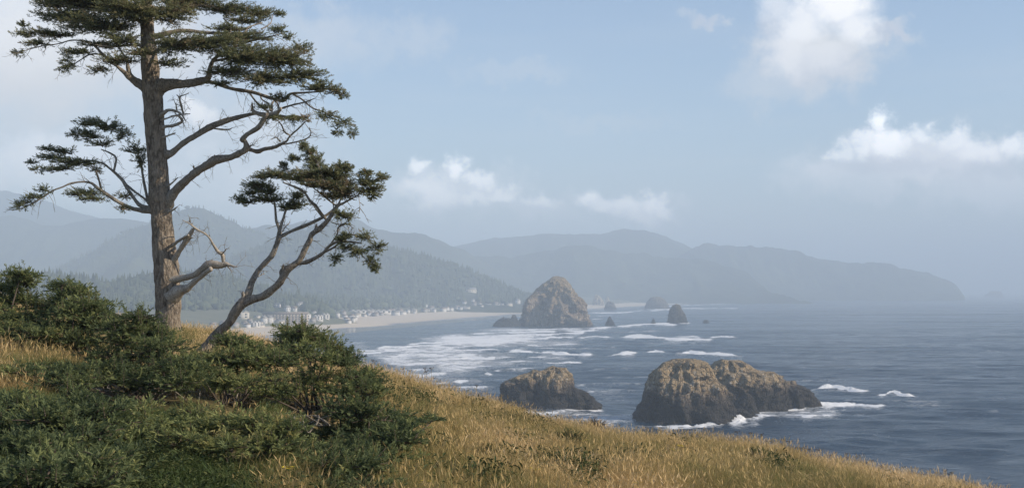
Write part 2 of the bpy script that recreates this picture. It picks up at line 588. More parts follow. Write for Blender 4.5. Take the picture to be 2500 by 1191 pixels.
def build_sea():
    ys = np.concatenate([np.arange(711.0, 722, 0.6), np.arange(722, 1010, 0.75), np.arange(1010, 1120, 1.4), np.linspace(1121, 2200, 60)])
    xs = np.concatenate([np.linspace(-3500, 640, 40), np.arange(660, 2560, 4.2), np.linspace(2580, 6000, 34)])
    D = D_sea(ys)[::-1][:, None]
    D = np.maximum(D, 60)
    YY = ys[::-1][:, None]
    px = xs[None, :] + 0 * D
    py = YY + 0 * px
    X = (px - XC) / F * D
    Y = D + 0 * px
    # open-water swell, smaller with distance (beyond the grid's reach the material carries it)
    s = np.interp(Y, SH_D, SH_X)
    off = X - s                                       # metres seaward
    deep = sm(off, -10, 240)
    fade = sm(Y, 3500, 1200)
    sw = np.zeros_like(X)
    for (L, dirx, amp, sd) in ((62, 0.35, 0.55, 1), (37, 0.15, 0.38, 2), (24, -0.1, 0.28, 3), (15, 0.3, 0.2, 4)):
        ph = (Y + dirx * X) / L * 2 * np.pi + fbm(X * 0.011, Y * 0.007, 0, 2, sd) * 4.0
        am = 0.5 + 0.5 * vnoise(X * 0.02, Y * 0.013, 0, sd + 40)
        cr = np.sin(ph)
        sw += amp * am * (cr + 0.35 * cr * np.abs(cr))
    sw += fbm(X * 0.05, Y * 0.12, 0, 3, 9) * 0.35
    Z = sw * deep * fade
    foam = np.zeros_like(X)
    # wobble so that strokes are not straight
    wob = fbm(px * 0.012, py * 0.03, 0, 3, 21) * 4
    rag = fbm(px * 0.03, py * 0.10, 0, 4, 22, 0.6)

    def stroke(pts, th, inten, hgt=0.0, tail=2.2):
        nonlocal foam, Z
        p = np.asarray(pts, float)
        th = th * 0.62
        mid = p[:, 0].mean(); p[:, 0] = mid + (p[:, 0] - mid) * 1.12
        hgt = hgt * 0.42
        yc = np.interp(px, p[:, 0], p[:, 1]) + wob * min(1.0, th / 4)
        x0, x1 = p[0, 0], p[-1, 0]
        soft = min(28, (x1 - x0) * 0.35)
        along = sm(px, x0 - 4, x0 + soft) * sm(px, x1 + 4, x1 - soft)
        d = py - yc                                    # + = nearer the camera
        th2 = th * np.clip(0.9 + 0.55 * rag, 0.3, 2)
        prof = np.where(d < 0, sm(-d, th2 * 0.6, 0), 0.5 * sm(d, th2 * 1.5, th2 * 0.3) + 0.5 * sm(d, th2 * tail * 2.6, th2 * 0.2))
        foam = np.maximum(foam, inten * prof * np.clip(along * (1.0 + 0.25 * rag), 0, 1.1))
        if hgt:
            ridge = np.where(d < 0, sm(-d, th * 1.6, 0), sm(d, th * 1.0, 0))
            Z = Z + hgt * ridge * along * np.clip(0.75 + 0.8 * rag, 0.1, 2)

    def patch(cx, cyy, rx, ry, inten):
        nonlocal foam
        r = np.sqrt(((px - cx) / rx) ** 2 + ((py - cyy) / ry) ** 2)
        foam = np.maximum(foam, inten * sm(r + 0.35 * fbm(px * 0.008, py * 0.05, 0, 3, 29), 1.0, 0.3))
    # breakers (columns and rows as read off the photograph, laid on the sea plane)
    stroke([(1205, 864), (1262, 857), (1330, 862), (1440, 864)], 4.5, 1.0, 2.0)
    stroke([(1232, 884), (1275, 880), (1318, 884)], 3.5, .9, 1.2)
    stroke([(1330, 887), (1390, 881), (1425, 884)], 4, 1.0, 1.4)
    stroke([(1405, 825), (1460, 820), (1498, 824)], 3.5, .95, 1.6)
    stroke([(1518, 824), (1570, 822), (1650, 829), (1735, 828)], 4.5, 1.0, 2.0)
    stroke([(1640, 824), (1690, 819), (1720, 823)], 3, .9, 1.6)
    stroke([(1725, 824), (1760, 819), (1800, 823)], 2.6, .95, 1.8)
    stroke([(1480, 870), (1530, 864), (1562, 862)], 5, 1.0, 1.8)
    stroke([(1565, 861), (1600, 857), (1635, 861)], 3, .9, 1.6)
    stroke([(1650, 866), (1690, 861), (1740, 866), (1815, 868)], 4.5, 1.0, 2.0)
    stroke([(1170, 914), (1188, 909), (1205, 913)], 3.2, .9, 1.0)
    stroke([(1965, 954), (2035, 942), (2080, 949), (2120, 952)], 4.5, .92, 1.8)
    stroke([(2135, 966), (2180, 957), (2250, 968)], 5, .92, 1.8)
    stroke([(2040, 948), (2100, 948)], 2, .5)
    stroke([(2200, 986), (2330, 990)], 2.5, .5)
    # around the near stacks
    stroke([(1835, 990), (1870, 984), (1960, 984), (2060, 984), (2150, 990)], 10, 1.15, 1.6)
    stroke([(1838, 992), (1870, 986), (1930, 984), (1995, 986)], 11, 1.25, 3.6)
    stroke([(1640, 1036), (1720, 1035), (1800, 1028), (1850, 1020)], 6, 1.2, 1.6)
    stroke([(1600, 1042), (1660, 1036), (1740, 1034), (1800, 1027), (1860, 1018)], 8, 1.1, 1.0)
    stroke([(1530, 1036), (1600, 1040), (1700, 1044)], 5, .75)
    stroke([(1840, 1018), (1930, 1014), (2000, 1017), (2055, 1012)], 4, .85, .5)
    patch(1940, 1012, 150, 16, .5)
    patch(1430, 1015, 190, 24, .5)
    patch(1480, 960, 110, 30, .34)
    stroke([(1400, 985), (1480, 975), (1540, 978)], 4, .5)
    stroke([(1400, 940), (1480, 935), (1570, 938)], 3, .5)
    stroke([(1420, 958), (1520, 953), (1580, 957)], 3, .55)
    stroke([(1210, 1003), (1330, 1008), (1470, 998)], 5, .7)
    stroke([(1380, 1022), (1450, 1020), (1540, 1026)], 6, .6)
    # surf zone off the beach
    for (a, b, y0, y1, th, it, hh) in (
            (860, 1120, 862, 846, 3.5, .85, .3), (930, 1290, 848, 831, 4, .95, .6), (1010, 1390, 838, 822, 5, 1.0, .8), (1080, 1420, 826, 812, 4, .95, .6),
            (1150, 1460, 814, 806, 3, .9, .5), (1200, 1500, 806, 801, 2.4, .95, .4), (950, 1180, 868, 866, 5, .85, .4), (1000, 1230, 880, 872, 5, .9, .6),
            (960, 1130, 892, 886, 5, .8, .4), (1090, 1250, 896, 890, 4, .8, .5), (980, 1200, 905, 900, 4, .7, .2), (940, 1100, 915, 912, 4, .65, .2), (1150, 1330, 903, 899, 3, .6, .2),
            (1010, 1180, 934, 930, 4, .7, .2), (1040, 1210, 948, 944, 4, .7, .2), (1090, 1240, 922, 922, 3, .5, .1), (1200, 1340, 874, 872, 3, .7, .4)):
        stroke([(a, y0), ((a + b) / 2, (y0 + y1) / 2 - 1), (b, y1)], th, it, hh)
    patch(1080, 880, 280, 54, .62)
    patch(1180, 832, 310, 27, .72)
    patch(1060, 850, 190, 20, .6)
    patch(1060, 930, 200, 30, .42)
    patch(1330, 880, 130, 20, .3)
    patch(1300, 806, 200, 8, .5)
    # along the great rock and the far beach
    stroke([(1440, 802), (1500, 797), (1560, 793), (1650, 791)], 2.8, .95, .8)
    stroke([(1505, 796), (1580, 792), (1640, 789)], 2.2, .9, .5)
    stroke([(1655, 787), (1690, 787)], 2, .9)
    stroke([(1440, 762), (1520, 761), (1580, 758), (1640, 755)], 1.8, .9)
    stroke([(1450, 770), (1500, 768)], 1.6, .6)
    stroke([(1440, 778), (1475, 777)], 1.6, .6)
    stroke([(1560, 757), (1680, 752), (1770, 751), (1800, 752)], 1.6, .95)
    stroke([(1640, 747), (1760, 741), (1850, 735), (1960, 731), (2060, 727)], 1.2, .9)
    stroke([(1780, 752), (1800, 751)], 1.2, .9)
    stroke([(1840, 751), (1850, 751)], 1.2, .8)
    patch(1905, 992, 80, 9, .95)
    patch(1850, 1008, 60, 8, .6)
    for (a, b, y0, y1, th, it, hh) in ((880, 1240, 856, 842, 3, .7, .2), (1130, 1420, 846, 838, 2.6, .7, .3), (1240, 1500, 852, 848, 2.4, .5, .2), (1300, 1620, 812, 808, 2, .5, .2), (1430, 1680, 840, 836, 2, .42, .1),
                                       (1000, 1300, 858, 852, 3.5, .8, .3), (1140, 1400, 876, 871, 3, .55, .2), (1440, 1640, 902, 898, 2.4, .45, .1), (1470, 1640, 922, 918, 2.4, .42, .1), (1800, 2060, 930, 926, 2, .38, .1), (2060, 2300, 975, 980, 2.4, .45, .2), (1860, 2140, 1003, 1000, 3, .6, .2)):
        stroke([(a, y0), (a * .7 + b * .3, y0 * .7 + y1 * .3 - 1.5), (a * .3 + b * .7, y0 * .3 + y1 * .7 + 1), (b, y1)], th, it, hh)
    # a few loose streaks on the open water
    r = np.random.default_rng(3)
    for _ in range(26):
        x = r.uniform(1250, 2450); y = r.uniform(760, 1100)
        if x > 1850 and y < 820 and r.random() < .6: continue
        L = r.uniform(20, 70)
        stroke([(x, y), (x + L / 2, y - 1), (x + L, y + 1)], 1.6 + (y - 706) * 0.003, r.uniform(.28, .42))
    Z = np.where(off < 60, np.minimum(Z, np.maximum(Z, 0) * 0.5 + 0.0), Z)
    shal = np.clip(sm(off, 420, 0) * sm(py, 735, 800), 0, 1) * 0.8
    shal = np.maximum(shal, 0.5 * sm(np.hypot((px - 1120) / 380, (py - 880) / 90), 1, .3))
    V = np.stack([X, Y, Z], -1).reshape(-1, 3)
    me = mesh_arr('sea', V, grid_faces(*X.shape)[:, ::-1], M_sea, True, {'foam': foam.ravel(), 'shallow': shal.ravel()})
    if me.polygons[0].normal.z < 0:
        me.flip_normals()
    tag(link('sea', me), kind='structure')


build_sea()


def build_beach():
    D = np.concatenate([np.linspace(700, 1200, 14, endpoint=False), np.linspace(1200, 2800, 120, endpoint=False), np.linspace(2800, 10500, 70)])
    s = np.concatenate([np.linspace(-120, 0, 5, endpoint=False), np.linspace(0, 420, 60, endpoint=False), np.linspace(420, 1600, 30)])
    Y = D[:, None] + 0 * s[None]
    X = np.interp(D, SH_D, SH_X)[:, None] - s[None]
    Z = land_z(X, Y)
    me = mesh_arr('beach', np.stack([X, Y, Z], -1).reshape(-1, 3), grid_faces(*X.shape), M_sand, True)
    if me.polygons[2000].normal.z < 0:
        me.flip_normals()
    tag(link('beach', me), kind='structure')


build_beach()

HOUSE_PX = [(676, 750), (701, 761), (718, 759), (731, 747), (72, 702), (1149, 714), (1264, 742), (880, 763), (929, 763), (697, 786), (741, 781), (650, 776), (628, 776), (662, 770), (690, 768), (766, 766), (753, 773)]


def hill(name, prof, D, wf, wb, seed, mat=M_hill, rough=0.10, step=7.0, rows=26, radial=False, jag=0.0):
    """a ridge whose skyline follows prof (pixels) at distance D, sloping down wf metres towards the camera and wb behind"""
    p = np.asarray(prof, float)
    xs = np.arange(p[0, 0], p[-1, 0] + step, step)
    sp = np.interp(xs, p[:, 0], p[:, 1])
    ker = np.ones(5) / 5
    sp = np.convolve(np.pad(sp, 2, 'edge'), ker, 'valid')
    zt = np.maximum(H - (sp - YE) / F * D, 0.5)
    X0 = (xs - XC) / F * D
    v = np.concatenate([-np.linspace(1, 0, rows) ** 1.25, np.linspace(0, 1, 9)[1:]])
    vv = v[:, None] + 0 * xs[None]
    fr = np.where(vv < 0, -vv * wf, vv * wb)
    Y = D + np.where(vv < 0, -fr, fr)
    X = X0[None] * (Y / D if radial else 1.0) + 0 * vv
    n = fbm(X / (wf * 0.45), Y / (wf * 0.8), 0, 5, seed)
    rid = 1 - np.abs(fbm(X / (wf * 0.28), Y / (wf * 1.4), 0, 4, seed + 3))
    a = np.abs(vv)
    shape = np.where(vv < 0, (1 - a ** 0.95) * (0.75 + 0.25 * (1 - a)) , 1 - a ** 1.4)
    Z = zt[None] * np.clip(shape + (rough * n + rough * 1.6 * (rid - 0.7)) * sm(a, 0, 0.25) * sm(a, 1.0, 0.7), 0, None)
    Z = Z + jag * (fbm(X * 0.02, Y * 0.02, 0, 3, seed + 9)) * sm(zt[None], 3, 40)
    Z = Z * (1 - 0.0 * a) - 2.5 * (a > 0.985)
    me = mesh_arr(name, np.stack([X, Y, Z], -1).reshape(-1, 3), grid_faces(*X.shape), mat, True)
    if me.polygons[len(me.polygons) // 3].normal.z < 0:
        me.flip_normals()
    o = tag(link(name, me), kind='structure')
    return X, Y, Z, zt


hill('mountain', [(-900, 470), (-500, 476), (-150, 460), (0, 464), (70, 478), (170, 512), (300, 548), (420, 560), (560, 640), (700, 720)], 7400, 1500, 1000, 3, jag=4)
hill('hill', [(-700, 600), (-300, 545), (-60, 532), (35, 526), (70, 537), (115, 552), (160, 548), (210, 536), (280, 532), (360, 540), (460, 560), (600, 610), (720, 720)], 6100, 1100, 800, 5, jag=4)
hill('hill', [(860, 529), (870, 530), (897, 545), (915, 560), (980, 569), (1030, 567), (1055, 577), (1085, 592), (1120, 605), (1200, 650), (1330, 715)], 5600, 1300, 1000, 8, jag=5)
hill('hill', [(560, 560), (760, 540), (862, 529)], 5600, 1300, 1000, 8, jag=5)
hill('hill', [(1040, 640), (1100, 602), (1160, 588), (1250, 577), (1330, 572), (1420, 572), (1480, 568), (1520, 560), (1560, 560), (1600, 568), (1650, 588), (1690, 606), (1740, 640), (1800, 718)], 7300, 1500, 1200, 11, jag=5)
hill('hill', [(1020, 660), (1080, 638), (1110, 629), (1170, 627), (1250, 627), (1338, 614), (1390, 597), (1440, 599), (1500, 613), (1600, 624), (1708, 634), (1760, 645), (1834, 666), (1852, 700), (1864, 726)], 5900, 1000, 1000, 14, jag=6)
hill('headland', [(1640, 640), (1690, 606), (1720, 597), (1800, 598), (1900, 605), (1960, 617), (2000, 630), (2060, 643), (2090, 644), (2130, 637), (2170, 645), (2210, 655), (2260, 663), (2290, 677), (2322, 685), (2340, 700), (2356, 729)], 6900, 700, 900, 17, jag=7, step=4, radial=True)
Hpk = hill('hill', [(60, 700), (180, 640), (255, 597), (303, 571), (370, 545), (421, 523), (459, 509), (491, 508), (526, 521), (561, 540), (600, 559), (638, 568), (664, 587), (720, 620), (820, 715)], 4700, 1100, 800, 20, jag=3, step=5)
Hsl = hill('hill', [(520, 660), (600, 622), (640, 602), (700, 582), (760, 560), (815, 548), (870, 566), (911, 594), (945, 608), (1000, 618), (1050, 635), (1100, 648), (1160, 670), (1210, 693), (1260, 713), (1300, 727), (1345, 741)], 3700, 760, 700, 23, jag=3, step=5)
Hfo = hill('forest_ridge', [(-700, 640), (-300, 660), (0, 678), (80, 682), (150, 684), (200, 696), (240, 700), (280, 703), (315, 700), (353, 690), (400, 680), (440, 676), (480, 674), (531, 686), (580, 690), (617, 709), (658, 718), (690, 732), (720, 736), (743, 744), (782, 754), (800, 768), (820, 782)], 2250, 330, 380, 26, mat=M_wood, rough=0.12, jag=2, step=5, rows=22)

# ------------------------------------------------------------------ distant woodland

def conifer_template(seed, tiers=4, sides=6):
    r = np.random.default_rng(seed)
    V, T = [], []
    for k in range(tiers):
        zb = k / tiers * 0.86 - 0.02
        ztop = zb + 0.42 if k < tiers - 1 else 1.0
        rad = (1 - k / tiers) * 0.21 + 0.03
        b = len(V)
        th0 = r.uniform(0, 6.28)
        for i in range(sides):
            a = th0 + i / sides * 2 * np.pi
            rr = rad * r.uniform(0.6, 1.25)
            V.append((rr * math.cos(a), rr * math.sin(a), zb + r.uniform(-.05, .04)))
        V.append((r.uniform(-.02, .02), r.uniform(-.02, .02), ztop))
        for i in range(sides):
            T.append((b + i, b + (i + 1) % sides, b + sides))
    return np.array(V), np.array(T)


def round_template(seed):
    r = np.random.default_rng(seed)
    V, Q = [], []
    rings, sides = 5, 7
    for i in range(rings):
        ph = (i + 0.35) / rings * math.pi
        for j in range(sides):
            th = (j + 0.5 * (i % 2)) / sides * 2 * math.pi
            k = 0.36 * r.uniform(0.72, 1.2)
            V.append((k * math.sin(ph) * math.cos(th), k * math.sin(ph) * math.sin(th), 0.5 + 0.5 * r.uniform(.8, 1.1) * math.cos(ph)))
    V.append((0, 0, 1.02))
    for i in range(rings - 1):
        for j in range(sides):
            j2 = (j + 1) % sides
            Q.append((i * sides + j2, i * sides + j, (i + 1) * sides + j)); Q.append((i * sides + j2, (i + 1) * sides + j, (i + 1) * sides + j2))
    for j in range(sides):
        Q.append((j, (j + 1) % sides, len(V) - 1))
    return np.array(V), np.array(Q)


TEMPL = [conifer_template(s) for s in range(4)] + [round_template(s) for s in range(3)]


def woodland(name, H3, n, hmin, hmax, seed, vmax=0.75, conif=0.7, plain=False):
    X, Y, Z, zt = H3
    r = np.random.default_rng(seed)
    nr, nc = X.shape
    g = Geo()
    # nearer the crest than the foot, more where it shows
    rows_front = int((Y[:, 0] <= Y[-9, 0]).sum())
    ri = (1 - r.random(n) ** 1.3 * vmax) * (rows_front - 1) if not plain else r.random(n) * (nr - 1.01)
    ci = r.random(n) * (nc - 1.01)
    i0, j0 = ri.astype(int), ci.astype(int)
    fi, fj = ri - i0, ci - j0
    i1 = np.minimum(i0 + 1, nr - 1)
    def bl(A):
        return (A[i0, j0] * (1 - fi) + A[i1, j0] * fi) * (1 - fj) + (A[i0, j0 + 1] * (1 - fi) + A[i1, j0 + 1] * fi) * fj
    x, y, z = bl(X), bl(Y), bl(Z)
    hgt = r.uniform(hmin, hmax, n) * (0.7 + 0.6 * r.random(n))
    # keep the ground in front of the houses open
    tx, ty = XC + F * x / y, YE + F * (H - z) / y
    for (hx, hy) in HOUSE_PX:
        z = np.where((np.abs(tx - hx) < 16) & (ty - hy > -3) & (ty - hy < 26), -5.0, z)
    kind = np.where(r.random(n) < conif, r.integers(0, 4, n), r.integers(4, 7, n))
    for k, (V, T) in enumerate(TEMPL):
        m = np.where((kind == k) & (z > 4))[0]
        if not len(m): continue
        th = r.uniform(0, 6.28, len(m))
        c, s = np.cos(th), np.sin(th)
        wid = hgt[m] * (r.uniform(0.8, 1.3, len(m)) if k < 4 else r.uniform(1.0, 1.9, len(m)))
        hh = hgt[m] * (1.0 if k < 4 else 0.62)
        vx = (V[None, :, 0] * c[:, None] - V[None, :, 1] * s[:, None]) * wid[:, None] + x[m][:, None]
        vy = (V[None, :, 0] * s[:, None] + V[None, :, 1] * c[:, None]) * wid[:, None] + y[m][:, None]
        vz = V[None, :, 2] * hh[:, None] + z[m][:, None] - 0.6
        VV = np.stack([vx, vy, vz], -1).reshape(-1, 3)
        TT = (T[None] + (np.arange(len(m)) * len(V))[:, None, None]).reshape(-1, 3)
        tint = np.repeat(np.clip(r.normal(0.42, 0.14, len(m)), 0, 1), len(V))
        g.add(VV, TT, None, tint)
    tag(link(name, g.mesh(name, M_conifer)), kind='stuff')


woodland('woods', Hfo, 5200, 13, 22, 31, vmax=0.97)
def plain_grid():
    D = np.linspace(2080, 3500, 60)
    sI = np.linspace(60, 1100, 40)
    Y = np.repeat(D[None], 40, 0) + 0.0
    X = np.interp(D, SH_D, SH_X)[None] - np.interp(D, W_D, W_W)[None] - sI[::-1][:, None]
    return X, Y, land_z(X, Y), None


def plain_grid_near():
    D = np.linspace(1720, 2100, 40)
    sI = np.linspace(205, 900, 40)
    Y = np.repeat(D[None], 40, 0) + 0.0
    X = np.interp(D, SH_D, SH_X)[None] - np.interp(D, W_D, W_W)[None] - sI[::-1][:, None]
    return X, Y, land_z(X, Y), None


woodland('woods', plain_grid_near(), 1500, 12, 21, 37, conif=0.6, plain=True)
woodland('woods', plain_grid(), 3600, 14, 24, 36, conif=0.75, plain=True)
woodland('woods', Hsl, 4000, 12, 20, 32, vmax=0.8, conif=0.85)
woodland('woods', Hpk, 1400, 12, 19, 33, vmax=0.6, conif=0.9)


def hill_at(H3, px, frac=0.0):
    X, Y, Z, zt = H3
    D0 = Y[-9, 0]
    j = int(np.clip(np.argmin(np.abs(X[0] / D0 * F + XC - px)), 0, X.shape[1] - 1))
    i = X.shape[0] - 9
    return X[i, j], Y[i, j], Z[i, j]


# conifers that stand out one by one on the skyline of the forest ridge
proto = []
for k in range(4):
    V, T = conifer_template(60 + k, 7, 7)
    proto.append(mesh_arr('conifer', V * np.array([1, 1, 1]), T, M_conifer, False, {'tint': np.full(len(V), 0.15 + 0.15 * k)}))
ptree = None
for k, x in enumerate([22, 40, 52, 70, 84, 97, 104, 118, 131, 139, 152, 166, 173, 180, 191, 213, 228, 246, 262, 300, 318, 331, 340, 352, 363, 455, 466, 478, 489, 504, 540, 561, 583, 600]):
    hx, hy, hz = hill_at(Hfo, x)
    if ptree is None:
        ptree = link('conifer_tree', proto[0]); o = ptree
    else:
        o = ptree.copy(); COL.objects.link(o); o.data = proto[k % 4]
    h = random.uniform(16, 25)
    o.location = (hx, hy - random.uniform(0, 12), hz - 1.5)
    o.scale = (h * 0.9, h * 0.9, h)
    o.rotation_euler.z = random.uniform(0, 6.28)
    tag(o, 'dark hazy conifer standing up on the skyline of the forested ridge behind the big spruce', 'tree', 'conifers on the skyline of the forested ridge')

# ------------------------------------------------------------------ sea stacks and rocks

def lobe(g, left, right, D, ratio=0.8, seed=0, noise=0.07, flute=0.05, sides=90, rings=60, back=0.0, below=3.0, npow=2.6, skew=0.0):
    """one mass of rock from its left and right outline (pixels, base first, top last) at distance D"""
    L = np.asarray(left, float); R = np.asarray(right, float)
    yb = max(L[0, 1], R[0, 1]); ytop = min(L[-1, 1], R[-1, 1])
    u = np.linspace(0, 1, rings)
    yy = yb + (ytop - yb) * (1 - (1 - u) ** 1.35)
    xl = np.interp(-yy, -L[:, 1], L[:, 0]); xr = np.interp(-yy, -R[:, 1], R[:, 0])
    z = H - (yy - YE) / F * D
    z0 = z[0]
    z = np.maximum(z, 0) if z0 < 1.5 else z
    c = ((xl + xr) / 2 - XC) / F * D
    a = np.maximum((xr - xl) / 2 / F * D, 0.02)
    # a skirt below the water line
    c = np.concatenate([[c[0]], c]); a = np.concatenate([[a[0] * 1.03], a]); z = np.concatenate([[z[0] - below], z])
    th = np.linspace(0, 2 * np.pi, sides, endpoint=False)
    ct, st = np.cos(th), np.sin(th)
    k = (np.abs(ct) ** npow + np.abs(st) ** npow) ** (-1 / npow)
    A0 = a[1]
    b = A0 * ratio * (a / A0) ** 0.8
    X = c[:, None] + a[:, None] * (k * ct)[None]
    Y = D + back + b[:, None] * (k * st)[None]
    Z = z[:, None] + 0 * X
    S = A0
    nx, ny, nzv = ct[None] + 0 * X, st[None] + 0 * X, 0 * X
    q = 1.0 / S
    n1 = fbm(X * q * 1.7, Y * q * 1.7, Z * q * 1.7, 4, seed)
    n2 = 1 - np.abs(fbm(X * q * 3.2, Y * q * 3.2, Z * q * 1.0, 4, seed + 5)) * 1.6
    n3 = fbm(X * q * 9, Y * q * 9, Z * q * 6, 3, seed + 9)
    amp = np.minimum(1, (a / A0) * 1.6)[:, None]
    n4 = fbm(X * q * 22, Y * q * 22, Z * q * 9, 3, seed + 21)
    disp = S * (noise * n1 + 1.7 * flute * (n2 - 0.5) + 0.035 * n3 + 0.02 * n4) * amp
    # planar facets with sharp arrises
    fq = th[None] * 1.15 + 1.1 * n1 + 0.25 * q * Z + seed
    fac = np.abs((fq - np.floor(fq)) - 0.5) * 2
    disp = disp + S * 0.10 * (fac - 0.5) * amp
    # bedding ledges: broken steps up the faces
    lz = Z / S * 7 + 1.6 * n1 + 0.6 * n3
    disp = disp - S * 0.035 * ((lz - np.floor(lz)) ** 2) * (0.4 + 0.6 * sm(n2, .2, .8)) * amp
    edge = 1 - 0.55 * np.abs(ct)[None] ** 6             # keep the traced outline
    X = X + nx * disp * edge; Y = Y + ny * disp
    Z = Z + S * (0.035 * fbm(X * q * 4, Y * q * 4, 0, 3, seed + 12) + 0.012 * n3) * sm(z, z.max() * 0.5, z.max() * 0.9)[:, None]
    V = np.concatenate([np.stack([X, Y, Z], -1).reshape(-1, 3), [[c[-1], D + back, z[-1] + 0.02 * S]]])
    n = len(a)
    i = np.arange(n - 1)[:, None] * sides + np.arange(sides)[None]
    j = np.arange(n - 1)[:, None] * sides + (np.arange(sides)[None] + 1) % sides
    Q = np.stack([i, j, j + sides, i + sides], -1).reshape(-1, 4)
    kk = (n - 1) * sides
    T = np.stack([kk + np.arange(sides), kk + (np.arange(sides) + 1) % sides, np.full(sides, n * sides)], -1)
    g.add(V, T, Q)


def rock(name, lobes, mat, label, cat='rock', group=None):
    g = Geo()
    for l in lobes:
        lobe(g, **l)
    V = np.concatenate(g.V)
    org = (float(V[:, 0].mean()), float(V[:, 1].mean()), 0.0)
    o = link(name, g.mesh(name, mat, True, org), None, org)
    return tag(o, label, cat, group)


rock('sea_stack', [
    dict(left=[(1533, 1034), (1548, 1016), (1563, 995), (1577, 950), (1587, 917), (1598, 901), (1622, 885), (1650, 877)],
         right=[(1800, 1034), (1796, 1012), (1787, 972), (1769, 943), (1747, 924), (1736, 908), (1721, 888), (1698, 878)], D=547, ratio=0.72, seed=2, flute=0.06, npow=2.8, sides=140, rings=90),
    dict(left=[(1700, 1006), (1712, 960), (1722, 920), (1732, 893), (1746, 882)],
         right=[(1930, 1000), (1923, 960), (1914, 930), (1900, 916), (1878, 907), (1850, 904), (1832, 894), (1812, 881)], D=600, ratio=0.72, seed=6, flute=0.06, npow=2.6, sides=140, rings=80),
    dict(left=[(1866, 994), (1876, 960), (1893, 936), (1910, 931)],
         right=[(2006, 994), (2000, 979), (1986, 964), (1971, 948), (1945, 938)], D=606, ratio=0.8, seed=9, flute=0.07, sides=90, rings=50),
    dict(left=[(1755, 1032), (1765, 1014), (1782, 1000)], right=[(1856, 1030), (1848, 1014), (1826, 1004), (1812, 998)], D=550, ratio=0.8, seed=12, flute=0.1, noise=.12, sides=70, rings=36),
    dict(left=[(1790, 1016), (1800, 980), (1815, 962)], right=[(1850, 1016), (1846, 990), (1836, 968), (1828, 960)], D=574, ratio=1.5, seed=15, flute=0.12, noise=.12, sides=60, rings=36)],
    M_rock_near, 'largest near sea stack, two tan topped humps with a dark base in white surf', 'sea stack')
rock('sea_stack', [
    dict(left=[(1210, 1004), (1214, 975), (1222, 938), (1254, 922), (1298, 906), (1338, 898)],
         right=[(1408, 1002), (1404, 960), (1397, 938), (1391, 912), (1383, 900)], D=594, ratio=0.45, seed=22, flute=0.06, npow=2.8, sides=130, rings=80),
    dict(left=[(1330, 1003), (1350, 970), (1390, 946)], right=[(1473, 1002), (1469, 988), (1452, 971), (1434, 958), (1406, 946)], D=592, ratio=0.5, seed=25, flute=0.08, sides=90, rings=44)],
    M_rock_near, 'near sea stack with sloping tan back and low dark toe, beyond the grass slope', 'sea stack')
rock('haystack_rock', [
    dict(left=[(1262, 799), (1270, 783), (1281, 760), (1285, 737), (1290, 728), (1305, 716), (1313, 705), (1334, 687), (1346, 677)],
         right=[(1462, 799), (1448, 794), (1444, 785), (1441, 772), (1434, 762), (1427, 753), (1420, 734), (1410, 718), (1404, 706), (1391, 693), (1377, 681), (1362, 676)], D=1930, ratio=0.75, seed=31, flute=0.09, noise=.09, npow=2.2, sides=160, rings=100)],
    M_rock_hay, 'huge haystack shaped rock rising from the surf at the beach edge', 'sea stack')
rock('low_rock', [
    dict(left=[(1200, 799), (1206, 792), (1212, 784), (1224, 777)], right=[(1276, 799), (1270, 790), (1262, 781), (1245, 777)], D=1900, ratio=0.6, seed=33, noise=.05, flute=.04, sides=60, rings=30),
    dict(left=[(1243, 790), (1247, 778), (1251, 769)], right=[(1268, 790), (1263, 778), (1258, 768)], D=1900, ratio=0.7, seed=34, sides=30, rings=20),
    dict(left=[(1222, 790), (1226, 778), (1228, 773)], right=[(1236, 790), (1232, 779), (1230, 773)], D=1900, ratio=0.7, seed=35, sides=24, rings=16)],
    M_rock_dark, 'low dark rock with two small horns at the left foot of the haystack rock')
rock('needle_rock', [dict(left=[(1475, 797), (1480, 786), (1484, 778), (1487, 773)], right=[(1505, 797), (1499, 788), (1494, 779), (1490, 772)], D=1950, ratio=0.8, seed=41, sides=50, rings=40)],
     M_rock_dark, 'small pointed rock standing in the water just right of the haystack rock')
rock('needle_rock', [dict(left=[(1629, 790), (1632, 768), (1636, 755), (1642, 745), (1648, 743)], right=[(1679, 790), (1677, 780), (1673, 768), (1664, 754), (1660, 744), (1656, 742)], D=2110, ratio=0.8, seed=44, noise=.05, sides=70, rings=50)],
     M_rock_dark, 'tall blunt needle rock out in the sea, right of the pointed one')
rock('small_rock', [dict(left=[(1589, 790), (1592, 782), (1594, 777)], right=[(1601, 790), (1599, 782), (1596, 777)], D=2060, ratio=0.8, seed=46, sides=30, rings=20)],
     M_rock_dark, 'small dark rock close left of the tall blunt needle rock')
rock('small_rock', [dict(left=[(1713, 789), (1717, 783), (1721, 780)], right=[(1733, 789), (1729, 783), (1725, 780)], D=2110, ratio=0.8, seed=47, sides=30, rings=20)],
     M_rock_dark, 'small low rock alone in the sea, right of the tall blunt needle rock')
rock('far_rock', [dict(left=[(1573, 755), (1578, 740), (1585, 730), (1594, 725)], right=[(1636, 755), (1630, 742), (1622, 730), (1612, 725)], D=3640, ratio=0.8, seed=51, noise=.05, sides=60, rings=40)],
     M_rock_far, 'broad hazy dome rock by the far beach, behind the tall blunt needle rock')
rock('far_rock', [dict(left=[(1474, 757), (1477, 746), (1482, 738), (1486, 735)], right=[(1507, 757), (1503, 748), (1497, 738), (1490, 735)], D=3500, ratio=0.8, seed=53, noise=.06, sides=50, rings=36)],
     M_rock_far, 'smaller hazy dome rock in front of the pale cliff on the far beach')
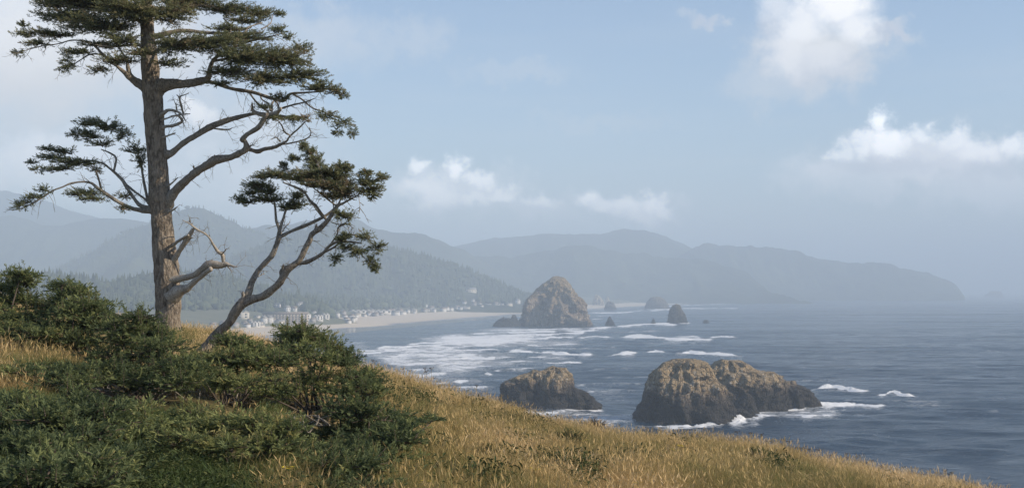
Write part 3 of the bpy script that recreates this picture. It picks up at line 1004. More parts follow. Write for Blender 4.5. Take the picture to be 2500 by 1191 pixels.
rock('pale_cliff', [dict(left=[(1446, 744), (1449, 730), (1453, 721)], right=[(1476, 744), (1470, 730), (1463, 722), (1456, 719)], D=4250, ratio=0.6, seed=55, noise=.1, flute=.12, sides=50, rings=36),
                    dict(left=[(1477, 740), (1480, 728), (1482, 723)], right=[(1490, 740), (1487, 730), (1484, 722)], D=4250, ratio=0.6, seed=56, noise=.1, sides=30, rings=20)],
     M_cliff, 'pale sunlit cliff knob on the far shore, right of the haystack rock', 'cliff')
rock('islet', [dict(left=[(2403, 725), (2408, 718), (2416, 713)], right=[(2452, 725), (2447, 718), (2441, 711)], D=8600, ratio=0.6, seed=58, noise=.06, sides=40, rings=24)],
     M_rock_far, 'faint flat islet off the tip of the far headland', 'islet')
for (x, y, lb) in ((1888, 722, 'faint left one of two tiny rocks on the far surf line below the headland'), (2018, 720, 'faint right one of two tiny rocks on the far surf line below the headland')):
    rock('tiny_rock', [dict(left=[(x - 13, 729), (x - 8, y + 3), (x - 3, y - 4)], right=[(x + 15, 729), (x + 8, y + 3), (x + 4, y - 4)], D=7600, ratio=0.7, seed=x, sides=24, rings=16)], M_rock_far, lb)

# ------------------------------------------------------------------ the town by the beach

def ground_hit(x, y, d0=1500, d1=5200):
    """where the line of sight through pixel (x, y) meets the coastal land"""
    Ds = np.arange(d0, d1, 4.0)
    X = (x - XC) / F * Ds
    Z = H - (y - YE) / F * Ds
    g = land_z(X, Ds)
    for X0, Y0, Z0, _ in (Hfo, Hsl, Hpk):
        iy = np.interp(Ds, Y0[:, 0], np.arange(len(Y0)))
        jx = np.interp(X, X0[0], np.arange(X0.shape[1]))
        inside = (Ds > Y0[0, 0]) & (Ds < Y0[-1, 0]) & (X > X0[0, 0]) & (X < X0[0, -1])
        g = np.maximum(g, np.where(inside, Z0[iy.astype(int), jx.astype(int)], -9))
    k = np.where(Z <= g)[0]
    D = Ds[k[0]] if len(k) else Ds[-1]
    return np.array([(x - XC) / F * D, D, H - (y - YE) / F * D])


M_white = mat_simple('white_paint', (0.54, 0.53, 0.51), 0.6)
M_cream = mat_simple('cream_wall', (0.50, 0.46, 0.39), 0.7)
M_greyw = mat_simple('grey_shingle', (0.30, 0.29, 0.28), 0.8)
M_tan = mat_simple('tan_wall', (0.46, 0.38, 0.31), 0.8)
M_roof = mat_simple('grey_roof', (0.24, 0.235, 0.23), 0.8)
M_roofb = mat_simple('brown_roof', (0.22, 0.18, 0.15), 0.8)
M_glass = mat_simple('dark_window', (0.08, 0.085, 0.09), 0.2, spec=0.5)


def box_geo(g, x0, x1, y0, y1, z0, z1):
    V = [(x, y, z) for z in (z0, z1) for y in (y0, y1) for x in (x0, x1)]
    Q = [(0, 2, 3, 1), (4, 5, 7, 6), (0, 1, 5, 4), (2, 6, 7, 3), (0, 4, 6, 2), (1, 3, 7, 5)]
    g.add(V, None, Q)


def gable_geo(g, x0, x1, y0, y1, z0, h, over=0.5):
    x0 -= over; x1 += over; y0 -= over; y1 += over
    yc = (y0 + y1) / 2
    V = [(x0, y0, z0), (x1, y0, z0), (x1, y1, z0), (x0, y1, z0), (x0, yc, z0 + h), (x1, yc, z0 + h)]
    g.add(V, [(0, 4, 3), (1, 2, 5)], [(0, 1, 5, 4), (3, 4, 5, 2), (0, 3, 2, 1)])


def house_kind(w, d, h, wallm, roofm, rh=2.6, wins=3):
    g = Geo(); box_geo(g, -w / 2, w / 2, -d / 2, d / 2, -5, h)
    # gable triangles belong to the wall
    g.add([(-w / 2, -d / 2, h), (-w / 2, d / 2, h), (-w / 2, 0, h + rh * 0.9), (w / 2, -d / 2, h), (w / 2, d / 2, h), (w / 2, 0, h + rh * 0.9)], [(0, 1, 2), (3, 5, 4)])
    wall = g.mesh('wall', wallm)
    g = Geo(); gable_geo(g, -w / 2, w / 2, -d / 2, d / 2, h + 0.02, rh)
    roof = g.mesh('roof', roofm)
    g = Geo(); box_geo(g, -0.6, 0.6, -0.06, 0.06, -0.7, 0.7)
    win = g.mesh('window', M_glass)
    spots = [(-w / 2 + w * (i + .5) / wins, -d / 2 - 0.05, h * f) for i in range(wins) for f in ((.3, .72) if h > 5 else (.5,))]
    return wall, roof, win, spots


KINDS = [house_kind(13, 9, 6.0, M_white, M_roof), house_kind(10, 9, 5.5, M_white, M_roofb, 3.2, 2), house_kind(16, 9, 5.0, M_cream, M_roof, 2.4, 4),
         house_kind(11, 10, 6.5, M_greyw, M_roofb, 3, 3), house_kind(8, 8, 7.5, M_white, M_roof, 3.4, 2)]


def house(name, x, y, k, label, group=None, rot=None, s=1.0, windows=True, cat='house'):
    p = ground_hit(x, y)
    wall, roof, win, spots = KINDS[k]
    e = empty(name, p)
    e.rotation_euler.z = random.uniform(-.9, .9) if rot is None else rot
    e.scale = (s, s, s)
    link('wall', wall, e); link('roof', roof, e)
    if windows:
        for q in spots:
            link('window', win, e, q)
    tag(e, label, cat, group)
    return e


# the large beach hotel: wall, roof, rows of windows and balconies
def hotel():
    p = ground_hit(697, 786)
    w, d, h = 62.0, 14.0, 11.5
    e = empty('beach_hotel', p)
    e.rotation_euler.z = 0.12
    g = Geo(); box_geo(g, -w / 2, w / 2, -d / 2, d / 2, -8, h); link('wall', g.mesh('wall', M_tan), e)
    g = Geo(); gable_geo(g, -w / 2, w / 2, -d / 2, d / 2, h + .02, 2.6, 0.8); link('roof', g.mesh('roof', M_roofb), e)
    g = Geo(); box_geo(g, -1.3, 1.3, -.07, .07, -.8, .8); wm = g.mesh('window', M_glass)
    g = Geo(); box_geo(g, -1.8, 1.8, -1.3, -0.08, -.12, .0); box_geo(g, -1.8, 1.8, -1.36, -1.3, 0, .9); bm = g.mesh('balcony', M_cream)
    for i in range(14):
        for k in range(4):
            q = (-w / 2 + w * (i + .5) / 14, -d / 2 - 0.06, 1.6 + k * 2.75)
            link('window', wm, e, q)
            link('balcony', bm, e, (q[0], q[1], q[2] - 1.05))
    tag(e, 'long tan beach hotel with four rows of balconies beyond the leaning tree', 'hotel')


hotel()
# white gabled block beside the hotel
def block(name, x, y, w, h, n, label, mat=M_white, cat='house', gables=True):
    p = ground_hit(x, y)
    e = empty(name, p)
    e.rotation_euler.z = 0.35
    g = Geo(); box_geo(g, -w / 2, w / 2, -6, 6, -5, h); link('wall', g.mesh('wall', mat), e)
    for i in range(n):
        x0 = -w / 2 + w * i / n
        g = Geo()
        ww = w / n
        V = [(x0 + .1, -6.4, h + .02), (x0 + ww - .1, -6.4, h + .02), (x0 + ww / 2, -6.4, h + min(ww * .45, 2.6)), (x0 + .1, 6.4, h + .02), (x0 + ww - .1, 6.4, h + .02), (x0 + ww / 2, 6.4, h + min(ww * .45, 2.6))]
        g.add(V, [(3, 4, 5)], [(0, 2, 5, 3), (1, 4, 5, 2), (0, 3, 4, 1)])
        link('roof', g.mesh('roof', M_roof), e)
        g = Geo(); g.add([(x0 + .12, -6.42, h + .03), (x0 + ww - .12, -6.42, h + .03), (x0 + ww / 2, -6.42, h + min(ww * .42, 2.45))], [(0, 1, 2)]); 
        g.add([(x0 + .12, -6.3, h + .03), (x0 + ww - .12, -6.3, h + .03), (x0 + ww / 2, -6.3, h + min(ww * .42, 2.45))], [(0, 2, 1)])
        link('gable', g.mesh('gable', mat), e)
        for f in (.3, .7):
            g = Geo(); box_geo(g, x0 + ww * .3, x0 + ww * .7, -6.1, -6.0, h * f - 1, h * f + 1); link('window', g.mesh('window', M_glass), e)
    tag(e, label, cat)


block('gabled_house', 741, 781, 18, 8, 3, 'bright white gabled house against the right end of the long tan hotel')
block('row_house', 776, 781, 13, 6, 3, 'left one of two white gabled row houses on the vegetated bank above the beach')
block('row_house', 794, 778, 10, 6.5, 2, 'right one of two white gabled row houses on the vegetated bank above the beach')
block('beach_house', 622, 797, 13, 6, 3, 'white gabled house low at the beach, just right of the leaning trunk')
block('cream_block', 592, 778, 17, 9, 2, 'pale apartment block right behind the leaning trunk', M_cream, 'apartment block')
house('tower_house', 645, 788, 4, 'left one of two narrow white steep roofed houses near the hotel', s=.9, rot=1.2)
house('tower_house', 659, 788, 4, 'right one of two narrow white steep roofed houses near the hotel', s=.95, rot=1.3)
house('wood_house', 676, 750, 0, 'pale house among trees above the left end of the hotel', s=.8)
house('wood_house', 701, 761, 4, 'white house among trees above the middle of the hotel', s=.95, rot=.8)
house('wood_house', 718, 759, 1, 'low white house among trees above the right end of the hotel', s=.9)
house('wood_house', 731, 747, 0, 'highest small white house among trees above the hotel', s=.85)
house('hilltop_house', 72, 702, 2, 'long white house on the forested ridge left of the big spruce', s=1.35, rot=.15)
house('slope_house', 1149, 714, 2, 'lone long white house high on the dark slope above the far beach', s=1.7, rot=.3)
house('shore_house', 1264, 742, 4, 'bright white house nearest to the haystack rock on the far shore', s=1.2, rot=.9)
block('long_house', 880, 763, 40, 3.5, 4, 'left one of two long low white buildings in the town behind the beach', M_white, 'long building')
block('long_house', 929, 763, 44, 3.5, 4, 'right one of two long low white buildings in the town behind the beach', M_white, 'long building')
r_ = random.Random(5)
for (x, y) in [(597, 793), (604, 799), (632, 793), (610, 786), (560, 792), (575, 798), (668, 786), (684, 789), (637, 799), (650, 776), (628, 776), (662, 770), (690, 768), (753, 773), (764, 785), (808, 770), (766, 766), (545, 796), (520, 800)]:
    house('town_house', x, y, r_.choice([0, 3, 1, 2, 3, 2]), 'small pale house in the cluster around the long tan hotel', 'small houses around the hotel', s=r_.uniform(.5, .75), windows=False)
for (x, y) in [(823, 771), (842, 776), (846, 783), (858, 777), (862, 786), (868, 775), (851, 789), (865, 781), (838, 768)]:
    house('bank_house', x, y, r_.choice([0, 1, 0, 4, 3]), 'small white house on the end of the grassy bank above the beach', 'small houses on the bank end', s=r_.uniform(.6, .9), windows=False)
row = [(870, 772), (890, 773), (902, 771), (908, 768), (917, 772), (931, 770), (950, 766), (966, 770), (976, 764), (984, 768), (996, 764), (1008, 762), (1012, 766), (1036, 762), (1044, 760), (1052, 758), (1060, 762), (1082, 760), (1090, 757),
       (1100, 758), (1116, 755), (1124, 756), (1133, 753), (1140, 755), (1150, 750), (1158, 746), (1172, 746), (1176, 750), (1193, 748), (1210, 746), (1218, 748), (1226, 746), (1243, 746), (1082, 739), (1095, 740), (1134, 742), (1040, 750), (960, 760), (1155, 738), (1172, 741)]
for (x, y) in row:
    house('shore_row_house', x, y, r_.choice([0, 3, 1, 4, 2, 3]), 'tiny white house in the long row behind the far beach', 'tiny houses in the row behind the far beach', s=r_.uniform(.6, 1.15), windows=False)

# ------------------------------------------------------------------ the grassy headland in front
RID_X = np.array([-2500, -600, 0, 110, 300, 360, 450, 560, 640, 700, 780, 880, 950, 1050, 1130, 1200, 1290, 1400, 1480, 1560, 1700, 1800, 1900, 1980, 2080, 2200, 2330, 2400, 2500, 3000, 4200, 8000], float)
RID_Y = np.array([690, 705, 722, 738, 770, 778, 790, 805, 822, 840, 865, 887, 902, 936, 956, 972, 1001, 1021, 1045, 1052, 1063, 1072, 1082, 1106, 1127, 1151, 1170, 1190, 1225, 1400, 1650, 2000], float)
RR_X = np.array([-2500, 450, 900, 1500, 2400, 8000], float)
RR_R = np.array([58, 55, 46, 42, 38, 34], float)
GRASS_H = 0.50
KG = 2.6


def fore_z(X, Y, bumps=True):
    X = np.asarray(X, float); Y = np.asarray(Y, float)
    r = np.hypot(X, Y)
    az = np.arctan2(X, np.maximum(Y, 1e-6))
    px = XC + F * np.tan(np.clip(az, -1.35, 1.35))
    R = np.interp(px, RR_X, RR_R)
    yr = np.interp(px, RID_X, RID_Y) + GRASS_H * 0.8 * F / R
    slope = (yr - YE) / F * np.cos(np.clip(az, -1.35, 1.35))
    gap = np.where(r < R, KG * (1 - r / R) ** 2, 0.03 * (r - R) ** 2)
    z = H - slope * r - gap
    if bumps:
        z = z + 0.10 * fbm(X * 0.35, Y * 0.35, 0, 3, 71) * sm(r, 4, 14) + 0.05 * fbm(X * 1.3, Y * 1.3, 0, 2, 73)
    return z


def fore_hit(x, y, rmin=6.0):
    """ground point of the headland under pixel (x, y)"""
    D = np.arange(rmin, 70, 0.05)
    X = (x - XC) / F * D
    k = np.where(H - (y - YE) / F * D <= fore_z(X, D, False))[0]
    d = D[k[0]] if len(k) else 50.0
    return d


def mat_ground():
    m, t, b = material('headland_soil')
    p = pos(t)
    f = t.noise(p, 1.2, 6, 0.65)
    f2 = t.noise(p, 0.25, 4, 0.6)
    c = t.mix(f, (0.06, 0.05, 0.025), (0.17, 0.135, 0.07))
    c = t.mix(t.smooth(f2, 0.45, 0.62), c, (0.05, 0.06, 0.025))
    t.link(c, b.inputs['Base Color'])
    b.inputs['Roughness'].default_value = 0.95
    b.inputs['Specular IOR Level'].default_value = 0.05
    bump(t, b, f, 0.8, 0.08)
    return m


M_ground = mat_ground()


def build_headland():
    az = np.concatenate([np.linspace(-math.pi, -0.5, 30, endpoint=False), np.linspace(-0.5, 0.5, 240), np.linspace(0.5, math.pi, 31)[1:]])
    r = np.concatenate([np.linspace(0.4, 8, 8, endpoint=False), np.linspace(8, 66, 130, endpoint=False), np.linspace(66, 110, 14)])
    A, Rr = az[None] + 0 * r[:, None], r[:, None] + 0 * az[None]
    X, Y = Rr * np.sin(A), Rr * np.cos(A)
    # behind the camera the slope of the nearest visible side goes on
    Z = fore_z(X, np.where(np.abs(A) > 1.3, np.maximum(np.abs(X) * 0.28, 1e-3), Y))
    Z = np.maximum(Z, -0.8)
    me = mesh_arr('headland_ground', np.stack([X, Y, Z], -1).reshape(-1, 3), grid_faces(*X.shape), M_ground, True)
    if me.polygons[len(me.polygons) // 2].normal.z < 0:
        me.flip_normals()
    tag(link('headland_ground', me), kind='structure')


build_headland()

# ------------------------------------------------------------------ grass (stuff, instanced tufts)

def tuft(seed, n, hmin, hmax, w, lean, spread, heads=0.0):
    r = np.random.default_rng(seed)
    g = Geo()
    for i in range(n):
        a = r.uniform(0, 6.28); rr = spread * math.sqrt(r.random())
        b = np.array([rr * math.cos(a), rr * math.sin(a), -0.04])
        h = r.uniform(hmin, hmax)
        da = r.uniform(0, 6.28); l = lean * r.random() * h
        dirv = np.array([math.cos(da), math.sin(da), 0])
        side = np.array([-math.sin(da + r.uniform(-.8, .8)), math.cos(da), 0]) * w * r.uniform(.6, 1.2)
        m = b + dirv * l * 0.3 + np.array([0, 0, h * 0.55])
        t = b + dirv * l + np.array([0, 0, h * (1 - 0.25 * lean * r.random())])
        tint = r.uniform(-.12, .12)
        g.add([b - side / 2, b + side / 2, m + side * 0.4, m - side * 0.4, t], [(3, 2, 4)], [(0, 1, 2, 3)], tint)
        if r.random() < heads:
            s2 = side / (np.linalg.norm(side) + 1e-9) * 0.007
            d2 = (t - m) / np.linalg.norm(t - m)
            g.add([t - d2 * 0.02, t + d2 * 0.035 + s2, t + d2 * 0.035 - s2, t + d2 * 0.10], [(0, 1, 2), (1, 3, 2)], None, tint + 0.15)
    return g


def mat_grass():
    m, t, b = material('grass_blades')
    f = t.math('ADD', attr(t, 'gtint', 'INSTANCER'), attr(t, 'tint'), clamp=True)
    c = t.ramp(f, [(0.0, (0.06, 0.095, 0.03)), (0.28, (0.16, 0.18, 0.062)), (0.5, (0.36, 0.275, 0.115)), (0.75, (0.60, 0.425, 0.20)), (1.0, (0.72, 0.54, 0.31))])
    t.link(c, b.inputs['Base Color'])
    b.inputs['Roughness'].default_value = 0.7
    b.inputs['Specular IOR Level'].default_value = 0.2
    tr = t.n('ShaderNodeBsdfTranslucent'); t.link(c, tr.inputs[0])
    mx = t.n('ShaderNodeMixShader'); mx.inputs[0].default_value = 0.3
    t.link(b.outputs[0], mx.inputs[1]); t.link(tr.outputs[0], mx.inputs[2])
    o = [n for n in t.t.nodes if n.type == 'OUTPUT_MATERIAL'][0]
    t.link(mx.outputs[0], o.inputs[0])
    return m


M_grass = mat_grass()


def scatter(name, pts, rot, scl, vi, tint, variants):
    """one object: points that carry instanced tufts (geometry nodes)"""
    me = mesh_arr(name, pts, [np.zeros((0, 3), int)] if False else [], None) if False else bpy.data.meshes.new(name)
    me.vertices.add(len(pts)); me.vertices.foreach_set('co', np.asarray(pts, np.float32).ravel())
    for k, typ, data, fld in (('rot', 'FLOAT_VECTOR', rot, 'vector'), ('scl', 'FLOAT_VECTOR', scl, 'vector'), ('gtint', 'FLOAT', tint, 'value'), ('vi', 'INT', vi, 'value')):
        a = me.attributes.new(k, typ, 'POINT')
        a.data.foreach_set(fld, np.asarray(data, np.int32 if typ == 'INT' else np.float32).ravel())
    me.update()
    o = link(name, me)
    ng = bpy.data.node_groups.new(name + '_nodes', 'GeometryNodeTree')
    ng.interface.new_socket('Geometry', in_out='INPUT', socket_type='NodeSocketGeometry')
    ng.interface.new_socket('Geometry', in_out='OUTPUT', socket_type='NodeSocketGeometry')
    N = ng.nodes
    gi, go = N.new('NodeGroupInput'), N.new('NodeGroupOutput')
    g2i = N.new('GeometryNodeGeometryToInstance')
    for v in reversed(variants):
        oi = N.new('GeometryNodeObjectInfo'); oi.inputs['Object'].default_value = v
        oi.inputs['As Instance'].default_value = False
        ng.links.new(oi.outputs['Geometry'], g2i.inputs[0])
    def named(nm, dt):
        a = N.new('GeometryNodeInputNamedAttribute'); a.data_type = dt; a.inputs['Name'].default_value = nm
        return a.outputs[0]
    return o, ng, N, gi, go, g2i, named


def scatter_finish(sc, variants):
    o, ng, N, gi, go, _g, named = sc
    N.remove(_g)
    for nd in [n for n in N if n.type == 'OBJECT_INFO']:
        N.remove(nd)
    join = N.new('GeometryNodeJoinGeometry')
    for v in reversed(variants):
        oi = N.new('GeometryNodeObjectInfo'); oi.inputs['Object'].default_value = v
        oi.inputs['As Instance'].default_value = False
        g2i = N.new('GeometryNodeGeometryToInstance')
        ng.links.new(oi.outputs['Geometry'], g2i.inputs[0])
        ng.links.new(g2i.outputs[0], join.inputs[0])
    iop = N.new('GeometryNodeInstanceOnPoints')
    e2r = N.new('FunctionNodeEulerToRotation')
    ng.links.new(gi.outputs[0], iop.inputs['Points'])
    ng.links.new(join.outputs[0], iop.inputs['Instance'])
    iop.inputs['Pick Instance'].default_value = True
    ng.links.new(named('vi', 'INT'), iop.inputs['Instance Index'])
    ng.links.new(named('rot', 'FLOAT_VECTOR'), e2r.inputs[0])
    ng.links.new(e2r.outputs[0], iop.inputs['Rotation'])
    ng.links.new(named('scl', 'FLOAT_VECTOR'), iop.inputs['Scale'])
    ng.links.new(iop.outputs[0], go.inputs[0])
    md = o.modifiers.new('scatter', 'NODES')
    md.node_group = ng
    return o


def variants(specs, mat):
    out = []
    for k, sp in enumerate(specs):
        out.append(bpy.data.objects.new('tuft_source', tuft(*sp).mesh('tuft', mat)))
    return out


def build_grass():
    r = np.random.default_rng(12)
    n = 46000
    az = r.uniform(-0.47, 0.47, n)
    rad = np.sqrt(r.uniform(9 ** 2, 62 ** 2, n))
    keep = r.random(n) < np.clip(1.25 - rad / 90, 0.35, 1)
    extra = np.sqrt(r.uniform(9 ** 2, 24 ** 2, 9000))
    az = np.concatenate([az[keep], r.uniform(-0.47, 0.47, 9000)]); rad = np.concatenate([rad[keep], extra])
    X, Y = rad * np.sin(az), rad * np.cos(az)
    px = XC + F * np.tan(az)
    R = np.interp(px, RR_X, RR_R)
    ok = rad < R + 4
    py = YE + F * (H - fore_z(X, Y)) / Y
    for (x, y, rx, ry, D) in SHADED:
        if ry > 9:
            ok &= ~((((px - x) / (rx * 0.9)) ** 2 + ((py - y - 22) / (ry + 22)) ** 2 < 1) & (Y < D + 1.2))
    X, Y, rad, R, px = X[ok], Y[ok], rad[ok], R[ok], px[ok]
    n = len(X)
    Z = fore_z(X, Y)
    # straw on the crest and in drifts, green in hollows, near the shrubs and low down in front
    big = fbm(X * 0.16, Y * 0.10, 0, 3, 81)
    mid = fbm(X * 0.6, Y * 0.45, 0, 3, 83)
    q = 0.37 + 0.22 * big + 0.30 * mid + 0.16 * fbm(X * 1.7, Y * 1.2, 0, 2, 85) + 0.34 * sm(rad / R, 0.62, 0.98)
    q -= 0.02 * sm(px, 1150, 850) * sm(px, 500, 800) * sm(rad, 30, 18)
    q -= 0.55 * sm(px, 760, 250) * sm(rad, 21, 15)
    q += 0.25 * sm(px, 300, 150) * sm(rad, 19, 22)
    q += r.normal(0, 0.13, n)
    q = np.where(px > 760, np.maximum(q, 0.30 + 0.22 * r.random(n)), q)
    green = q < 0.42
    q = np.clip(q, 0.02, 0.97)
    vi = np.where(green, r.integers(3, 5, n), r.integers(0, 3, n))
    hs = 0.70 + 0.45 * r.random(n) + 0.38 * np.clip(fbm(X * 0.8, Y * 0.6, 0, 2, 88), -1, 1)
    hs *= np.where(px < 720, 0.85, 1.0)
    wid = r.uniform(.8, 1.2, n)
    scl = np.stack([wid, wid, hs], -1)
    # wind from the sea: everything leans a little to the left
    lodge = 0.5 * fbm(X * 0.5, Y * 0.35, 0, 3, 91)
    rot = np.stack([r.normal(0, .16, n) + lodge * .6, r.normal(-0.16, .16, n) + lodge, r.uniform(0, 6.28, n) * 0 + r.uniform(-3.1, 3.1, n)], -1)
    vs = variants([(1, 90, .14, .34, .0034, .8, .22, .06), (2, 60, .20, .44, .0030, .7, .24, .14), (3, 110, .10, .28, .0040, 1.0, .22, .02),
                   (4, 100, .09, .24, .0060, 1.0, .22, 0), (5, 76, .12, .34, .0065, .9, .24, 0)], M_grass)
    o = scatter_finish(scatter('grass', np.stack([X, Y, Z], -1), rot, scl, vi, q, vs), vs)
    tag(o, kind='stuff')



# ------------------------------------------------------------------ spruce sprays

def spray_template(seed, nside=9, L=1.0, w=0.12, flat=0.4):
    """a shoot with side shoots; every shoot is one blade of needles.  Along +X, up is +Z."""
    r = np.random.default_rng(seed)
    V, T = [], []

    def shoot(b, d, l, ww):
        d = d / np.linalg.norm(d)
        up = np.array([0, 0, 1.0]); s = np.cross(d, up); s /= np.linalg.norm(s) + 1e-9; up = np.cross(s, d)
        roll = r.uniform(0, 3.14)
        e = (s * math.cos(roll) + up * math.sin(roll)) * ww * 0.5
        n = len(V)
        m = b + d * l * r.uniform(.45, .65)
        V.extend([b, m + e * r.uniform(.8, 1.2), b + d * l, m - e * r.uniform(.8, 1.2)])
        T.append((n, n + 1, n + 2)); T.append((n, n + 2, n + 3))
    shoot(np.zeros(3), np.array([1, 0, 0.08]), L, w)
    for i in range(nside):
        t = 0.12 + 0.7 * (i + r.uniform(-.3, .3)) / nside
        sg = 1 if i % 2 else -1
        d = np.array([r.uniform(.45, .9), sg * r.uniform(.5, 1.0), r.uniform(-flat, flat * 1.3)])
        shoot(np.array([t * L, 0, 0.08 * t]), d, L * r.uniform(.35, .62) * (1.1 - t * 0.6), w)
    return np.array(V), np.array(T)


SPRAYS = [spray_template(100 + s) for s in range(5)]


def add_sprays(g, Pb, Dv, size, tint, r, up_tilt=0.0):
    """place sprays at Pb pointing along Dv"""
    n = len(Pb)
    if not n: return
    d = Dv / (np.linalg.norm(Dv, axis=1)[:, None] + 1e-9)
    up = np.tile([0.0, 0, 1], (n, 1)) + r.normal(0, .45, (n, 3))
    s = np.cross(up, d); s /= np.linalg.norm(s, axis=1)[:, None] + 1e-9
    u = np.cross(d, s)
    k = r.integers(0, len(SPRAYS), n)
    for t, (V, T) in enumerate(SPRAYS):
        m = np.where(k == t)[0]
        if not len(m): continue
        W = (V[None, :, 0:1] * d[m][:, None] + V[None, :, 1:2] * s[m][:, None] + V[None, :, 2:3] * u[m][:, None]) * size[m][:, None, None] + Pb[m][:, None]
        TT = (T[None] + (np.arange(len(m)) * len(V))[:, None, None]).reshape(-1, 3)
        g.add(W.reshape(-1, 3), TT, None, np.repeat(tint[m], len(V)))


def pad(g, tw, c, rad, root, nb, r, size=0.2, spacing=0.09, base_tint=0.45, droop=0.0, flatten=1.0, wind=(0, 0, 0), brown=0.0):
    """a tuft of foliage: branchlets fan out from the root side of an ellipsoid, sprays along them"""
    c = np.asarray(c, float); rad = np.asarray(rad, float); root = np.asarray(root, float)
    PB, DV, TN, SZ = [], [], [], []
    for i in range(nb):
        v = r.normal(0, 1, 3); v /= np.linalg.norm(v)
        e = c + v * rad * r.uniform(0.72, 1.06) ** 0.6
        b = c + (root - c) * r.uniform(0.15, 0.45) * min(1.0, np.max(rad) * 1.4 / (np.linalg.norm(root - c) + 1e-6)) + r.normal(0, .14, 3) * rad
        mid = (b + e) / 2 + np.array([0, 0, r.uniform(-.1, .12) * rad[2] - droop * 0.1])
        L = np.linalg.norm(e - b)
        n = max(2, int(L / spacing))
        t = np.linspace(0.18, 1, n) + r.uniform(-.04, .04, n)
        pts = ((1 - t) ** 2)[:, None] * b + (2 * t * (1 - t))[:, None] * mid + (t ** 2)[:, None] * e
        tg = 2 * (1 - t)[:, None] * (mid - b) + 2 * t[:, None] * (e - mid)
        tg = tg / (np.linalg.norm(tg, axis=1)[:, None] + 1e-9)
        dv = tg + r.normal(0, .42, (n, 3)) * np.array([1, 1, 0.7]) + np.array([0, 0, 0.18 - droop]) + np.asarray(wind)
        PB.append(pts); DV.append(dv)
        bt = base_tint + r.normal(0, .13)
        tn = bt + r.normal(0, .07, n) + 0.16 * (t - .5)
        if brown and r.random() < brown:
            tn = tn + 0.45
        TN.append(tn); SZ.append(size * r.uniform(.7, 1.15, n) * (1.05 - .3 * t))
        if tw is not None and i % 2 == 0:
            tq = np.linspace(0, 0.92, 4)
            q = ((1 - tq) ** 2)[:, None] * b + (2 * tq * (1 - tq))[:, None] * mid + (tq ** 2)[:, None] * e
            tube(tw, q, np.linspace(.011, .004, 4), 3)
    add_sprays(g, np.concatenate(PB), np.concatenate(DV), np.concatenate(SZ), np.clip(np.concatenate(TN), 0, 1), r)


TWIGS = {}


def fine_twigs(parent, seed, every, lmin, lmax, skip=0):
    """thin dead twigs standing off the limbs, one joined part"""
    r = np.random.default_rng(seed)
    g = Geo()
    for q, _d in TWIGS.get(parent.name, [])[skip:]:
        seg = np.concatenate([[0], np.cumsum(np.linalg.norm(np.diff(q[:, :3], axis=0), axis=1))])
        for _k in range(int(seg[-1] / every) + 1):
            a = r.uniform(.2, 1) * seg[-1]
            i = min(len(q) - 2, int(np.searchsorted(seg, a)))
            tg = q[i + 1, :3] - q[i, :3]; tg = tg / (np.linalg.norm(tg) + 1e-9)
            d = tg * r.uniform(.1, .8) + r.normal(0, .6, 3) + np.array([0, 0, -.15]); d /= np.linalg.norm(d)
            L = r.uniform(lmin, lmax)
            b = q[i, :3]
            pts = np.array([b, b + d * L * .5 + r.normal(0, .03, 3), b + d * L + np.array([0, 0, -.12 * L])])
            tube(g, pts, np.array([.009, .006, .0025]), 3)
            for _j in range(2):
                e = pts[1] + (pts[2] - pts[1]) * r.random(); d2 = d + r.normal(0, .6, 3)
                tube(g, np.array([e, e + d2 / np.linalg.norm(d2) * L * .4]), np.array([.005, .002]), 3)
    tag(link('dead_twigs', g.mesh('dead_twigs', M_limb, False, parent.location), parent), kind='stuff')


def limb(parent, name, pts, D, d_end, mat, seed=0, sides=10, label=None, per=6, d_start=0.0):
    """a branch from (x, y, width) pixels, drifting from depth D + d_start to D + d_end"""
    p = np.asarray(pts, float)
    seg = np.concatenate([[0], np.cumsum(np.hypot(np.diff(p[:, 0]), np.diff(p[:, 1])))])
    t = seg / seg[-1]
    rk = np.random.default_rng(seed + 900)
    if len(p) > 3:
        p[1:-1, :2] += rk.normal(0, 1, (len(p) - 2, 2)) * np.minimum(1.3, p[1:-1, 2:3] * .10 + .5)
        p[1:-1, 2] *= rk.uniform(.9, 1.14, len(p) - 2)
    W = np.array([P(x, y, D + d_start + (d_end - d_start) * tt) for (x, y, w), tt in zip(p, t)])
    rad = p[:, 2] / F * D * 0.5
    q = spline(np.column_stack([W, rad]), per)
    g = Geo()
    tube(g, q[:, :3], np.maximum(q[:, 3], 0.004), sides, 0.15, 11.0, seed)
    TWIGS.setdefault(parent.name, []).append((q, d_end))
    o = link(name, g.mesh(name, mat, True, parent.location), parent)
    if label: o['label'] = label
    return W


# ------------------------------------------------------------------ the big spruce
TD = 40.0
tbase = P(415, 828, TD)
big = empty('spruce_tree', tbase)
tag(big, 'tall windswept spruce with a thick bare trunk and layered flat crown on the headland', 'tree')
tr = [(415, 868, 84), (415, 845, 74), (414, 820, 63), (411, 790, 58), (411, 760, 60), (411, 730, 61), (409, 690, 60), (405, 640, 58), (398, 580, 54), (394, 520, 51), (391, 488, 53), (388, 440, 49), (383, 375, 48), (380, 340, 46), (377, 300, 46),
      (374, 260, 47), (372, 225, 48), (369, 200, 43), (365, 150, 42), (361, 100, 36), (358, 40, 30), (356, -40, 24), (356, -120, 16)]
p_ = np.array(tr, float)
W_ = np.array([P(x, y, TD) for x, y, w in tr])
q_ = spline(np.column_stack([W_, p_[:, 2] / F * TD * 0.5]), 9)
g = Geo(); tube(g, q_[:, :3], q_[:, 3], 56, 0.075, 8.0, 3)
link('trunk', g.mesh('trunk', M_bark, True, tbase), big)
